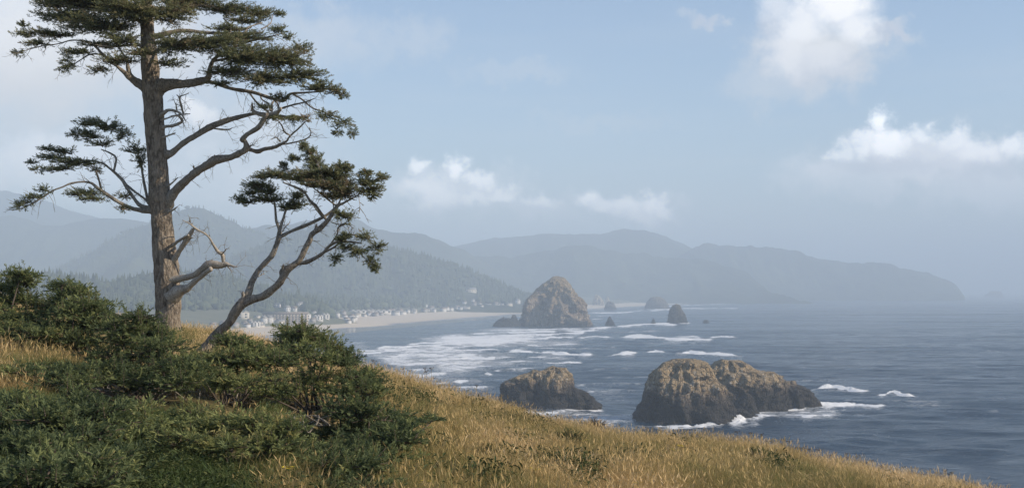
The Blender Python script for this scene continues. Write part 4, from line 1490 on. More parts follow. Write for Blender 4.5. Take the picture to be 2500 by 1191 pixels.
LIMBS = [
    ([(383, 216, 46), (396, 211, 36), (428, 206, 23), (455, 204, 19), (482, 198, 20), (505, 192, 16), (512, 170, 14), (522, 148, 11), (545, 128, 7)], -0.6),
    ([(498, 196, 11), (525, 206, 10), (566, 218, 9), (616, 224, 9), (662, 241, 9), (692, 244, 9), (708, 232, 7), (742, 227, 5), (790, 224, 3)], -0.9),
    ([(405, 378, 30), (418, 370, 19), (446, 350, 15), (480, 331, 15), (517, 311, 16), (554, 293, 14), (588, 286, 11), (611, 281, 10), (628, 276, 8)], -0.3),
    ([(404, 500, 44), (420, 480, 28), (446, 451, 22), (474, 423, 21), (503, 405, 20), (528, 391, 22), (560, 385, 17), (585, 374, 16), (600, 363, 15), (596, 349, 13), (589, 341, 14), (605, 328, 13), (628, 311, 12), (645, 291, 12), (652, 278, 11)], -1.4),
    ([(598, 364, 14), (610, 367, 12), (626, 370, 11), (645, 365, 11), (668, 360, 9), (685, 354, 8), (700, 343, 6), (708, 331, 5), (728, 314, 4), (746, 296, 3)], -1.5),
    ([(684, 354, 4), (720, 348, 4), (748, 338, 3.5), (757, 326, 3), (755, 311, 2)], -1.5),
    ([(708, 331, 4), (694, 323, 4), (688, 308, 4), (680, 296, 3)], -1.5),
    ([(376, 514, 22), (366, 513, 17), (347, 513, 13), (320, 508, 10), (297, 497, 9), (274, 484, 9), (252, 469, 8), (237, 459, 7), (222, 446, 6), (201, 445, 5), (174, 448, 5), (151, 456, 4), (126, 466, 4), (108, 479, 4), (76, 499, 3), (50, 509, 2), (30, 514, 1.5)], -0.8),
    ([(248, 466, 6), (242, 441, 5), (234, 418, 5)], -0.5),
    ([(376, 511, 16), (363, 508, 12), (342, 502, 10), (325, 484, 9), (310, 461, 8), (301, 441, 8), (285, 424, 8), (267, 411, 6), (252, 401, 5), (227, 393, 4), (190, 390, 2.5)], 0.5),
    ([(376, 508, 8), (366, 499, 7), (353, 487, 6), (327, 466, 6), (305, 446, 6), (285, 425, 5)], 0.5),
    ([(278, 417, 6), (283, 386, 5), (267, 373, 4), (247, 365, 3)], 0.5),
    ([(376, 500, 9), (364, 494, 8), (353, 456, 8), (348, 431, 7), (345, 405, 6), (335, 380, 4)], 0.4),
    ([(362, 226, 22), (352, 216, 16), (327, 206, 12), (315, 188, 13), (297, 171, 9), (282, 160, 7), (252, 131, 7), (234, 116, 6), (216, 104, 5), (176, 99, 4), (141, 108, 3), (108, 111, 3), (70, 121, 2.4), (36, 133, 1.5)], -0.9),
    ([(362, 205, 18), (345, 201, 14), (320, 187, 13), (313, 166, 10), (309, 150, 8), (298, 128, 5), (270, 90, 4), (230, 50, 3)], -0.3),
    ([(254, 134, 4), (222, 132, 4), (200, 145, 3), (175, 160, 3), (142, 172, 2)], -0.9),
    ([(370, 92, 16), (440, 74, 10), (500, 80, 9), (541, 83, 9), (600, 84, 8), (640, 80, 5)], 0.5),
    ([(562, 84, 5), (563, 65, 4), (545, 45, 3)], 0.5), ([(596, 83, 4), (608, 67, 4), (640, 56, 3)], 0.6), ([(638, 72, 4), (660, 58, 3), (665, 40, 3)], 0.6),
    ([(610, 228, 5), (628, 252, 5), (645, 266, 5), (655, 272, 5)], -1.0), ([(636, 232, 5), (640, 244, 4), (656, 254, 4), (661, 270, 5)], -1.0), ([(668, 247, 5), (664, 256, 5), (664, 272, 6)], -1.0),
    ([(672, 246, 5), (680, 258, 4), (680, 268, 5)], -1.0), ([(684, 266, 6), (715, 257, 5), (745, 250, 4), (770, 240, 2)], -1.1), ([(713, 229, 5), (738, 244, 5), (762, 265, 4), (790, 273, 3), (830, 290, 2)], -1.2),
    ([(358, 60, 14), (320, 45, 9), (260, 30, 7), (190, 20, 5), (120, 15, 3)], 0.9), ([(357, 20, 12), (420, 20, 8), (500, 15, 6), (570, 30, 4), (650, 35, 3)], 0.9),
    ([(362, 120, 10), (330, 110, 7), (280, 115, 5), (240, 112, 3)], -1.2), ([(366, 130, 10), (410, 115, 8), (470, 110, 6), (540, 110, 4)], -1.2), ([(520, 150, 8), (580, 140, 7), (650, 140, 5), (720, 160, 4)], -1.3), ([(545, 130, 6), (600, 105, 5), (680, 85, 3)], -.9),
]
for k, (pts, de) in enumerate(LIMBS):
    limb(big, 'limb', [(x, y, w * .92) for x, y, w in pts], TD, de, M_limb, 10 + k, 12 if pts[0][2] > 15 else 7)
DEAD = [
    ([(405, 684, 22), (432, 680, 16), (468, 674, 15), (490, 663, 18), (512, 648, 20), (538, 647, 16), (552, 645, 11), (562, 648, 6), (579, 652, 2.5)], -1.0, 'pale broken dead branch with an upturned spiky end low on the trunk'),
    ([(548, 646, 10), (544, 636, 9), (542, 623, 8), (531, 616, 8), (519, 596, 5), (506, 578, 5), (480, 559, 4), (462, 546, 3), (445, 537, 1.5)], -1.0, None),
    ([(540, 622, 4), (548, 614, 3), (553, 607, 2)], -1.0, None), ([(552, 646, 4), (560, 655, 3), (566, 663, 2)], -1.0, None), ([(470, 551, 3), (464, 540, 2), (463, 531, 1.5)], -1.0, None),
    ([(420, 725, 46), (442, 709, 30), (458, 702, 20), (474, 688, 14), (500, 669, 12), (516, 655, 12)], -0.9, None),
    ([(420, 640, 18), (431, 621, 13), (445, 602, 12), (458, 583, 14), (467, 564, 9), (476, 555, 3)], -0.8, None), ([(420, 600, 9), (430, 592, 7), (448, 581, 6), (460, 574, 5)], -0.8, None), ([(452, 590, 8), (462, 585, 5), (469, 579, 2)], -0.8, None),
    ([(390, 284, 13), (398, 277, 10), (411, 268, 9), (431, 268, 7), (443, 281, 5), (454, 297, 2)], -0.8, 'grey curled dead snag below the main crown limb'),
    ([(432, 269, 4), (430, 258, 3), (427, 250, 2)], -.8, None), ([(448, 279, 5), (440, 254, 5), (438, 238, 4), (448, 233, 2.5), (461, 228, 1.5)], -.8, None), ([(438, 239, 3), (432, 232, 2)], -.8, None), ([(392, 294, 5), (410, 288, 4), (428, 282, 4), (464, 278, 2)], -.8, None),
    ([(396, 313, 10), (406, 310, 8), (423, 306, 8), (443, 297, 6), (438, 287, 6), (428, 283, 4)], -.7, None), ([(396, 337, 8), (406, 333, 5), (428, 325, 3)], -.5, None), ([(404, 456, 7), (416, 450, 5), (434, 434, 2.5)], -.4, None), ([(408, 518, 7), (420, 514, 5), (433, 505, 2.5)], -.4, None),
    ([(522, 314, 4), (543, 317, 4), (560, 316, 3), (567, 312, 2)], -0.3, None), ([(475, 422, 6), (474, 412, 4), (472, 406, 3)], -.7, None), ([(528, 386, 5), (524, 379, 3)], -.9, None), ([(684, 346, 4), (675, 336, 3), (662, 341, 1.5)], -1.5, None), ([(606, 364, 6), (612, 356, 4), (620, 354, 2)], -1.4, None),
    ([(616, 262, 6), (618, 270, 9), (628, 277, 11), (645, 279, 12), (668, 279, 12), (680, 271, 10), (686, 264, 6)], -1.5, 'twisted pale wood knot where two limbs cross'),
    ([(668, 288, 9), (684, 284, 8), (700, 286, 6), (718, 283, 7), (740, 288, 7), (752, 284, 4)], -1.5, None), ([(618, 270, 5), (616, 258, 4), (615, 250, 2)], -1.5, None),
]
for k, (pts, de, lb) in enumerate(DEAD):
    limb(big, 'dead_branch', pts, TD, de, M_dead, 80 + k, 8, lb, d_start=-0.15)


def foliage(parent, pads, D, mat, seed, name='foliage', size=0.2, dens=1.0, spacing=0.085, kdepth=0.75, wind=(0, 0, 0), tint=0.45, twigs=True, sub=0):
    """pads: (x, y, rx, ry[, root x, root y, depth offset, brown])"""
    r = np.random.default_rng(seed)
    g, tw = Geo(), Geo()
    for p in pads:
        x, y, rx, ry = p[:4]
        root = p[4:6] if len(p) > 5 else (x, y + ry)
        off = p[6] if len(p) > 6 else 0.0
        brown = p[7] if len(p) > 7 else 0.0
        m = D / F
        c = P(x, y, D + off)
        rad = np.array([rx * m, max(rx * kdepth, ry) * m, ry * m])
        rt = P(root[0], root[1], D + off * .6)
        area = (rx * ry) * m * m
        if sub and ry > 7:
            # layered fronds: flat sub-sprays on the outside of the mass, gaps between
            ns = int(sub * (2.2 + 8.5 * area))
            for q in range(ns):
                v = r.normal(0, 1, 3); v[1] = -abs(v[1]) * (1 if r.random() < .75 else -1); v[2] = v[2] * .8 + .15
                v /= np.linalg.norm(v)
                cc = c + v * rad * r.uniform(.55, 1.0)
                k = r.uniform(.20, .36) * (1 if r.random() < .8 else 1.35)
                sr = np.array([k, k * .8, k * r.uniform(.22, .36)])
                inn = cc - v * rad * .55 - np.array([0, 0, .08])
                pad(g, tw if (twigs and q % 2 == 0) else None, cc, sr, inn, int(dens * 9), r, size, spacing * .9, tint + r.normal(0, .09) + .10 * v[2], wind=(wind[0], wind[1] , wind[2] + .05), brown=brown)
            # a sparse inner mass, its tint darkened to paint in the inner shade
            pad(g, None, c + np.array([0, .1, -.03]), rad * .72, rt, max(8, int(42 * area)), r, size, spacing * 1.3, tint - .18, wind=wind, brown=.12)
            continue
        nb = max(6, int(dens * (14 + 200 * area)))
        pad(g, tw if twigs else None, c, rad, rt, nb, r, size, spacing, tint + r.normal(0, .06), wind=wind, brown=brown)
    o = tag(link(name, g.mesh(name, mat, False, parent.location), parent), kind='stuff')
    if twigs and tw.n:
        tag(link('twigs', tw.mesh('twigs', M_twig, False, parent.location), parent), kind='stuff')
    return o


CT = (360, 90)
foliage(big, [(200, 2, 125, 30, 350, 30, .9), (160, 40, 85, 20, 330, 60, .6), (125, 84, 62, 11, 230, 100, 0), (62, 84, 34, 7, 140, 100, -.3), (58, 62, 10, 6, 90, 80, -.2), (90, 108, 36, 7, 150, 105, -.6), (42, 130, 12, 4, 80, 120, -.8),
              (240, 60, 100, 26, 345, 90, -.3), (290, 98, 55, 22, 350, 110, -.9), (240, 108, 50, 10, 320, 130, -.3), (185, 128, 42, 9, 250, 134, -.7), (160, 148, 14, 6, 200, 145, -.8), (162, 166, 28, 9, 215, 140, -.8), (285, 146, 58, 13, 312, 165, -1.2), (238, 172, 30, 9, 290, 162, -1.2, .3),
              (320, 20, 90, 42, 355, 60, -.8), (345, 128, 42, 14, 362, 140, -1.4), (300, -30, 120, 30, 356, 20, 0), (130, 12, 50, 14, 200, 20, .5)], TD, M_needle, 201, wind=(.05, 0, 0), dens=1.25, tint=.66)
foliage(big, [(420, 35, 60, 33, 358, 50, -.6), (470, 6, 90, 24, 370, 20, .6), (560, 22, 75, 18, 480, 30, .8), (640, 33, 48, 13, 570, 40, .8), (678, 34, 16, 6, 640, 40, .8), (600, 48, 55, 7, 560, 70, .6), (440, 108, 70, 34, 370, 130, -1.2, .25), (420, 156, 45, 10, 380, 165, -1.2),
              (530, 108, 80, 26, 440, 115, -1.0), (600, 92, 70, 12, 540, 100, -.6), (680, 74, 22, 12, 640, 85, 0), (704, 92, 16, 6, 670, 100, -.2), (615, 140, 100, 34, 520, 150, -1.2), (560, 70, 60, 10, 500, 80, .3), (700, 148, 62, 34, 600, 150, -1.3), (745, 188, 55, 26, 650, 180, -1.2), (785, 215, 48, 14, 720, 225, -1.1),
              (818, 226, 22, 10, 780, 225, -1.1), (840, 235, 8, 3, 815, 230, -1), (560, 180, 75, 13, 520, 170, -.8), (535, 206, 36, 6, 570, 215, -.9), (650, 195, 78, 18, 580, 190, -1.3), (690, 236, 28, 7, 690, 246, -.9), (740, 120, 30, 16, 680, 130, -.6)], TD, M_needle, 202, dens=1.25, tint=.66)
foliage(big, [(800, 284, 30, 14, 765, 266, -1.2), (838, 304, 26, 14, 800, 275, -1.2), (862, 325, 8, 9, 845, 305, -1.2), (825, 322, 10, 7, 815, 300, -1.2), (712, 292, 38, 7, 680, 288, -1.4), (640, 262, 16, 5, 655, 272, -1.2), (745, 290, 12, 6, 720, 286, -1.4, .6), (660, 290, 24, 5, 652, 284, -1.3)], TD, M_needle, 203, dens=1.1, tint=.6)
foliage(big, [(215, 300, 38, 13, 280, 320, .4), (258, 306, 48, 18, 300, 340, .4), (300, 325, 25, 22, 320, 350, .4), (212, 330, 38, 18, 270, 345, .4), (245, 350, 34, 11, 270, 370, .5), (180, 328, 14, 6, 210, 335, .4), (330, 362, 32, 16, 345, 390, .2), (345, 390, 18, 24, 348, 415, .2, .3),
              (148, 368, 40, 10, 210, 390, .4), (112, 363, 20, 5, 150, 370, .4), (128, 385, 42, 10, 200, 392, .4), (178, 400, 66, 14, 235, 400, .2), (76, 398, 16, 4, 110, 395, .3), (135, 414, 48, 7, 220, 405, 0), (235, 411, 18, 9, 240, 425, 0, .5), (88, 415, 16, 4, 120, 410, .1),
              (108, 463, 20, 10, 126, 468, -.7), (85, 482, 30, 7, 110, 480, -.8), (45, 505, 17, 8, 76, 500, -.9), (62, 494, 16, 6, 90, 492, -.8), (212, 470, 46, 11, 262, 478, -.4), (185, 476, 26, 7, 230, 475, -.4), (228, 488, 38, 8, 265, 485, -.5), (300, 510, 14, 4, 318, 508, -.4, .4), (300, 480, 16, 6, 320, 490, 0, .7)], TD, M_needle, 204, dens=1.1, tint=.5, wind=(-.15, 0, 0))

# ------------------------------------------------------------------ the leaning spruce
LD = fore_hit(500, 872)
lbase = P(497, 866, LD)
lean = empty('leaning_spruce', lbase)
tag(lean, 'slender leaning spruce forking low into two curved limbs beside the big trunk', 'tree')
LT = [
    ('trunk', [(478, 884, 50), (494, 864, 40), (506, 846, 35), (531, 818, 31), (557, 787, 29), (576, 762, 29), (590, 740, 30), (598, 728, 24)], 0),
    ('limb', [(586, 746, 24), (605, 717, 22), (616, 688, 20), (633, 656, 17), (659, 624, 15), (675, 596, 13), (682, 572, 13), (681, 560, 9), (674, 534, 7), (673, 508, 6), (668, 490, 3)], .4),
    ('limb', [(588, 746, 22), (614, 734, 24), (646, 720, 22), (678, 695, 22), (694, 669, 20), (702, 659, 19), (726, 637, 16), (743, 614, 15), (755, 586, 14), (762, 573, 14), (786, 557, 14), (800, 537, 12), (814, 517, 11), (823, 503, 9), (837, 495, 6), (868, 480, 4), (900, 462, 2.5)], -.6),
    ('limb', [(690, 672, 18), (693, 658, 16), (723, 647, 13), (754, 637, 12), (786, 620, 10), (806, 600, 8), (826, 589, 7), (854, 590, 5), (884, 594, 3.5)], -.9),
    ('limb', [(683, 580, 12), (690, 577, 10), (717, 563, 9), (746, 550, 10), (777, 537, 9), (797, 523, 9), (817, 508, 7), (826, 499, 5)], 0),
    ('limb', [(683, 572, 9), (687, 557, 9), (691, 534, 8), (698, 514, 7), (712, 488, 4)], .4), ('limb', [(800, 540, 9), (785, 520, 8), (770, 503, 8), (758, 490, 8), (740, 471, 7), (723, 457, 6), (690, 445, 3.5)], -.5),
    ('limb', [(823, 504, 5), (800, 486, 4.5), (778, 470, 3.5), (760, 455, 2.5)], -.6), ('limb', [(824, 503, 5), (836, 476, 4), (842, 448, 2.5)], -.6), ('limb', [(815, 515, 4), (812, 490, 4), (800, 455, 3), (775, 400, 2)], -.6),
    ('limb', [(788, 618, 6), (812, 604, 5), (830, 594, 4), (848, 606, 3)], -.9), ('limb', [(806, 598, 5), (823, 571, 4), (826, 554, 4), (848, 546, 3), (863, 557, 2)], -.9), ('limb', [(808, 542, 3), (830, 548, 3), (852, 540, 2)], -.7), ('limb', [(835, 590, 3), (860, 574, 3), (880, 578, 2)], -.9), ('limb', [(840, 604, 3), (870, 612, 3), (900, 640, 2)], -.9),
    ('dead_branch', [(690, 564, 4), (700, 550, 3.5), (708, 543, 2)], .2), ('dead_branch', [(762, 573, 5), (768, 560, 4), (774, 545, 2)], -.6), ('dead_branch', [(622, 680, 4), (636, 672, 3), (646, 668, 2)], .2), ('dead_branch', [(596, 738, 10), (594, 722, 10), (593, 712, 9)], -.1), ('dead_branch', [(692, 662, 5), (690, 650, 4), (693, 644, 2)], -.7),
    ('dead_branch', [(716, 440, 2.5), (700, 418, 2), (684, 394, 1.2)], 0), ('dead_branch', [(785, 528, 4), (772, 512, 3), (764, 500, 2)], -.4), ('dead_branch', [(876, 482, 2), (879, 505, 1.6), (878, 520, 1)], -.6),
]
for k, (nm, pts, de) in enumerate(LT):
    limb(lean, nm, [(x, y, w * .84) for x, y, w in pts], LD, de, M_dead if nm == 'dead_branch' else (M_bark if nm == 'trunk' else M_limb), 140 + k, 14 if pts[0][2] > 12 else 7)
foliage(lean, [(757, 370, 14, 8, 775, 400, 0), (765, 386, 26, 13, 785, 420, 0), (740, 358, 5, 4, 755, 370, 0), (768, 403, 28, 12, 790, 430, 0), (716, 389, 10, 4, 745, 395, 0), (785, 420, 64, 16, 800, 450, -.3), (825, 426, 40, 20, 830, 460, -.4), (831, 405, 14, 9, 835, 430, -.4), (850, 412, 8, 5, 840, 425, -.4),
               (677, 426, 46, 11, 720, 450, .1), (640, 431, 26, 6, 680, 432, .1), (692, 408, 4, 6, 692, 425, .1), (740, 434, 58, 13, 760, 455, 0), (797, 448, 70, 15, 815, 480, -.4, .4), (842, 466, 42, 24, 830, 500, -.6, .4), (808, 475, 38, 12, 822, 502, -.5, .9),
               (897, 442, 36, 13, 860, 470, -.6), (932, 434, 13, 5, 905, 445, -.6), (893, 424, 10, 5, 890, 435, -.6), (903, 463, 33, 12, 868, 480, -.7), (912, 478, 14, 6, 895, 470, -.7)], LD, M_needle, 301, size=.16, spacing=.07, dens=2.1, tint=.6)
foliage(lean, [(626, 451, 38, 10, 670, 480, .3), (652, 463, 32, 13, 674, 495, .3), (612, 470, 24, 10, 660, 490, .3), (654, 484, 42, 13, 674, 508, .3), (583, 487, 16, 6, 625, 488, .3), (603, 494, 16, 6, 640, 492, .3), (723, 477, 22, 12, 708, 500, .3), (723, 499, 33, 13, 700, 512, .3), (700, 507, 28, 10, 695, 518, .3)], LD, M_needle, 302, size=.16, spacing=.07, dens=2.0, tint=.6)
foliage(lean, [(848, 528, 22, 14, 848, 547, -.9), (828, 524, 10, 6, 840, 545, -.9), (893, 576, 24, 11, 870, 590, -.9), (925, 604, 18, 13, 890, 592, -.9), (843, 577, 9, 5, 830, 590, -.9), (834, 586, 12, 5, 826, 592, -.9), (848, 605, 20, 8, 835, 596, -.9), (878, 616, 28, 13, 850, 604, -.9), (907, 642, 16, 15, 890, 622, -.9), (820, 634, 15, 11, 832, 612, -.9), (918, 655, 6, 6, 908, 640, -.9)], LD, M_needle, 303, size=.15, spacing=.07, dens=1.8, tint=.6)

fine_twigs(big, 61, .16, .15, .55)
fine_twigs(lean, 62, .16, .10, .36, 1)

# ------------------------------------------------------------------ spruce shrubs in front
SHADED = []


def shrub(base, pads, label, seed, leaders=(), dark=(), stems=5, tint=0.42, dens=1.0, size=0.16, mat=M_needle2, dd=0.0, wind=(-.12, 0, 0)):
    D = fore_hit(*base) + dd
    b = P(base[0], base[1], D)
    b[2] = fore_z(b[0], b[1], False)
    e = empty('spruce_shrub', b)
    r = np.random.default_rng(seed)
    pp = []
    ytop = min(q[1] for q in pads)
    for p in pads:
        x, y, rx, ry = p[:4]
        fr = np.clip((y - ytop) / (base[1] - ytop), 0, 1.15)
        off = r.uniform(-.55, .55) + 0.9 - 2.6 * fr ** 1.4
        SHADED.append((x, y, rx, ry, D))
        pp.append((x, y, rx, ry, x + (base[0] - x) * .45, y + (base[1] - y) * .35, off))
    foliage(e, pp, D, mat, seed, size=size, spacing=.085, kdepth=.8, wind=wind, tint=tint, dens=dens * 1.1, sub=2.5)
    if True:
        g, tw = Geo(), Geo()
        LL = list(leaders)
        for (x, y, rx, ry, _rx, _ry, of) in pp:      # short leaders stick out of every clump
            if ry > 9:
                for _k in range(2 if rx < 45 else 3):
                    xx = x + r.uniform(-.85, .85) * rx
                    yt = y - ry * math.sqrt(max(0, 1 - ((xx - x) / rx) ** 2)) * r.uniform(.7, 1.15)
                    hh = r.uniform(14, 34)
                    LL.append((xx, yt - hh * .5, yt + hh, hh * .42, of - .25 * r.random()))
        for l in LL:
            x, y0, y1, w = l[:4]
            of = l[4] if len(l) > 4 else .45
            n = max(4, int((y1 - y0) / 5))
            lean_x = r.uniform(-.25, .05) * (y1 - y0)
            PB, DV, SZ = [], [], []
            for k in range(n):
                f = (k + .4) / n
                c = P(x + lean_x * (1 - f), y0 + (y1 - y0) * f, D + of)
                a0 = r.uniform(0, 6.28)
                m_ = 4 if f > .25 else 3
                for q in range(m_):
                    a_ = a0 + q / m_ * 6.28 + r.uniform(-.3, .3)
                    PB.append(c); DV.append([math.cos(a_), math.sin(a_), r.uniform(.15, .75) + .5 * (1 - f)]); SZ.append(max(.05, (w * (.25 + .85 * f)) / F * D * r.uniform(.7, 1.15)))
            top = P(x + lean_x, y0, D + of)
            PB.append(top); DV.append([r.normal(0, .1), r.normal(0, .1), 1]); SZ.append(.10)
            nn = len(PB)
            add_sprays(g, np.array(PB), np.array(DV), np.array(SZ), np.clip(tint + .08 + r.normal(0, .1) + r.normal(0, .08, nn), 0, 1), r)
            tube(tw, np.array([P(x, y1, D + of), top]), np.array([.010, .004]), 3)
        tag(link('foliage', g.mesh('foliage', mat, False, b), e), kind='stuff')
        tag(link('twigs', tw.mesh('twigs', M_twig, False, b), e), kind='stuff')
        if dark:                                   # shade under the overhangs painted as dark recessed sprays, plus bare twigs
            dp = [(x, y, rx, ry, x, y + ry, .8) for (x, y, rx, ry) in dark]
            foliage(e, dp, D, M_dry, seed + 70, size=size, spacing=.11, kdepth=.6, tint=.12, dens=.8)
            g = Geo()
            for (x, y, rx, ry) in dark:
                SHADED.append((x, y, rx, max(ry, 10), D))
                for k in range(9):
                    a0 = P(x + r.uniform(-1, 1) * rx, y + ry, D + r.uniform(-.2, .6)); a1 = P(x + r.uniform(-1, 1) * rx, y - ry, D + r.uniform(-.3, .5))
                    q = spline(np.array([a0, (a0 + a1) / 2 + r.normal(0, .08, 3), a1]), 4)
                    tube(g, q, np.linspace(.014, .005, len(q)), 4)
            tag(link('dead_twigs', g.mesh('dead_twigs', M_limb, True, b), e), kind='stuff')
    g = Geo()
    for p in pp[::max(1, len(pp) // 12)]:
        end = P(p[0], p[1], D + p[6])
        mid = (b + end) / 2 + np.array([r.uniform(-.2, .2), r.uniform(-.2, .2), -.15 + r.uniform(-.1, .1)])
        q = spline(np.array([b + r.normal(0, .12, 3) * [1, 1, 0] - [0, 0, .1], mid, end]), 5)
        tube(g, q, np.linspace(.03, .008, len(q)), 5, .1, 9, seed)
    link('stem', g.mesh('stem', M_twig, True, b), e)
    tag(e, label, 'shrub')
    return D


shrub((20, 862), [(30, 698, 34, 20), (62, 688, 10, 9), (50, 674, 6, 10), (0, 720, 50, 32), (62, 738, 55, 30), (20, 775, 75, 38), (88, 785, 48, 32), (45, 818, 65, 24), (-60, 760, 70, 70), (105, 815, 40, 20), (115, 755, 22, 20)], 'spruce shrub with a pointed top, farthest left of all the shrubs', 401, leaders=[(48, 668, 730, 22), (18, 684, 735, 20), (78, 706, 750, 18)], size=.17, tint=.45)
shrub((215, 905), [(150, 694, 16, 7), (163, 704, 28, 10), (185, 715, 24, 15), (152, 722, 22, 7), (150, 736, 26, 8), (205, 744, 24, 20), (180, 768, 50, 20), (232, 745, 14, 18), (245, 775, 26, 26), (135, 795, 45, 22), (215, 800, 60, 26), (165, 828, 55, 15), (275, 800, 32, 26), (205, 836, 50, 13), (170, 760, 26, 14)], 'wind-flagged spruce shrub with a curled top leaning left, left of the big trunk', 402, leaders=[(205, 716, 760, 16), (245, 735, 780, 16), (272, 770, 810, 14)], size=.17, tint=.45)
shrub((340, 985), [(344, 776, 12, 14), (350, 805, 28, 20), (300, 802, 34, 22), (390, 818, 38, 20), (300, 840, 66, 24), (385, 850, 50, 20), (250, 872, 80, 15), (345, 885, 86, 26), (430, 895, 46, 24), (175, 903, 66, 9), (70, 895, 60, 5), (110, 914, 66, 7), (265, 925, 86, 17), (365, 935, 78, 20), (440, 930, 48, 20), (35, 905, 50, 5), (160, 935, 50, 10), (300, 905, 60, 22), (390, 905, 60, 22)], 'broad dark spruce shrub at the foot of the big trunk with low branches reaching left', 403, leaders=[(346, 768, 815, 16), (300, 785, 825, 16), (395, 800, 835, 14)], dark=[(250, 935, 60, 14), (330, 960, 60, 16), (410, 965, 50, 16), (275, 965, 50, 14), (215, 965, 50, 14), (290, 990, 50, 12)], tint=.38)
shrub((560, 995), [(566, 828, 22, 8), (592, 842, 22, 9), (540, 880, 50, 16), (622, 862, 40, 16), (478, 884, 34, 16), (580, 888, 78, 26), (480, 900, 56, 28), (662, 888, 48, 26), (530, 930, 76, 24), (622, 938, 76, 22), (600, 880, 50, 16)], 'rounded mid green spruce shrub at the foot of the leaning tree', 404, tint=.50, leaders=[(566, 812, 840, 12), (596, 826, 850, 12)], dark=[(500, 970, 50, 16), (580, 975, 60, 14)])
shrub((780, 1015), [(704, 812, 9, 11), (742, 806, 8, 14), (735, 826, 26, 14), (700, 846, 36, 16), (778, 826, 16, 10), (800, 842, 20, 10), (758, 856, 58, 18), (822, 858, 30, 15), (690, 878, 54, 22), (790, 886, 68, 22), (852, 884, 34, 18), (730, 918, 78, 23), (830, 922, 68, 20), (882, 915, 36, 14), (905, 938, 28, 8), (760, 955, 78, 20), (862, 955, 58, 16), (690, 945, 50, 20), (920, 955, 20, 6), (900, 975, 30, 9), (640, 960, 30, 16)], 'spruce shrub with several upright tips, standing at the right end of the thicket', 405, tint=.44, leaders=[(744, 790, 850, 20), (704, 800, 850, 18), (782, 812, 850, 18), (812, 832, 870, 18), (846, 856, 890, 16)], dark=[(720, 985, 50, 14), (790, 1000, 60, 14)])
shrub((860, 1128), [(830, 1000, 54, 16), (900, 1008, 64, 17), (962, 1022, 54, 11), (1020, 1026, 40, 5), (1058, 1024, 18, 3), (860, 1042, 78, 22), (765, 1060, 64, 22), (940, 1056, 56, 18), (820, 1088, 76, 20), (900, 1086, 60, 18), (880, 1115, 60, 15), (980, 1045, 40, 9), (720, 1090, 40, 16), (780, 1105, 56, 16), (765, 1130, 40, 12), (830, 1132, 60, 14), (925, 1112, 46, 12), (985, 1072, 34, 10), (700, 1060, 40, 16)], 'low spreading spruce shrub whose long tip points right over the golden grass', 406, tint=.36, dark=[(770, 1025, 40, 12)])
shrub((500, 1120), [(340, 1000, 42, 18), (365, 1036, 56, 22), (455, 1018, 56, 24), (560, 1036, 60, 26), (645, 1030, 46, 22), (420, 1076, 66, 18), (540, 1088, 76, 16), (660, 1082, 56, 18), (708, 1046, 34, 18), (300, 1066, 40, 14), (480, 1054, 40, 16)], 'light green low spruce shrub in front of the big trunk, bottom centre of the thicket', 407, tint=.62)
shrub((105, 1190), [(40, 1130, 60, 22), (140, 1126, 60, 22), (222, 1136, 50, 20), (95, 1164, 70, 20), (205, 1172, 60, 16), (15, 1176, 50, 16), (280, 1120, 44, 16), (270, 1160, 44, 14), (55, 985, 58, 14), (112, 1014, 52, 14), (50, 1046, 60, 20), (150, 1046, 48, 20), (205, 1064, 40, 16), (110, 1088, 56, 16), (-45, 1030, 60, 30), (30, 1092, 44, 14), (230, 1004, 46, 14), (190, 986, 46, 10), (250, 1034, 40, 14), (160, 1012, 40, 12)], 'dark low spruce shrub at the lower left in the shade', 408, tint=.34)
shrub((845, 1200), [(835, 1168, 54, 15), (790, 1160, 24, 9), (870, 1150, 30, 8), (850, 1190, 60, 14)], 'small dark spruce shrub cut off by the bottom edge of the photo', 409, tint=.36)

build_grass()

# ------------------------------------------------------------------ small plants
def bush(name, x, y, rx, ry, label, seed, tint, mat, dens=2.2, size=.11, cat='bush'):
    D = fore_hit(x, y + ry * .8)
    b = P(x, y + ry * .8, D)
    e = empty(name, b)
    foliage(e, [(x - rx * .45, y, rx * .5, ry * .7, x, y + ry, 0), (x + rx * .4, y + ry * .1, rx * .55, ry * .7, x, y + ry, .1), (x, y - ry * .35, rx * .5, ry * .6, x, y + ry, 0), (x, y + ry * .35, rx * .8, ry * .6, x, y + ry, -.2)], D, mat, seed, size=size, spacing=.05, dens=dens, tint=tint)
    g = Geo()
    r = np.random.default_rng(seed)
    for k in range(5):
        q = spline(np.array([b - [0, 0, .05], b + [r.uniform(-.1, .1), 0, ry / F * D * .6], b + [r.uniform(-.8, .8) * rx / F * D, r.uniform(-.2, .2), ry / F * D * 1.5]]), 4)
        tube(g, q, np.linspace(.010, .004, len(q)), 4)
    link('stem', g.mesh('stem', M_twig, True, b), e)
    tag(e, label, cat)


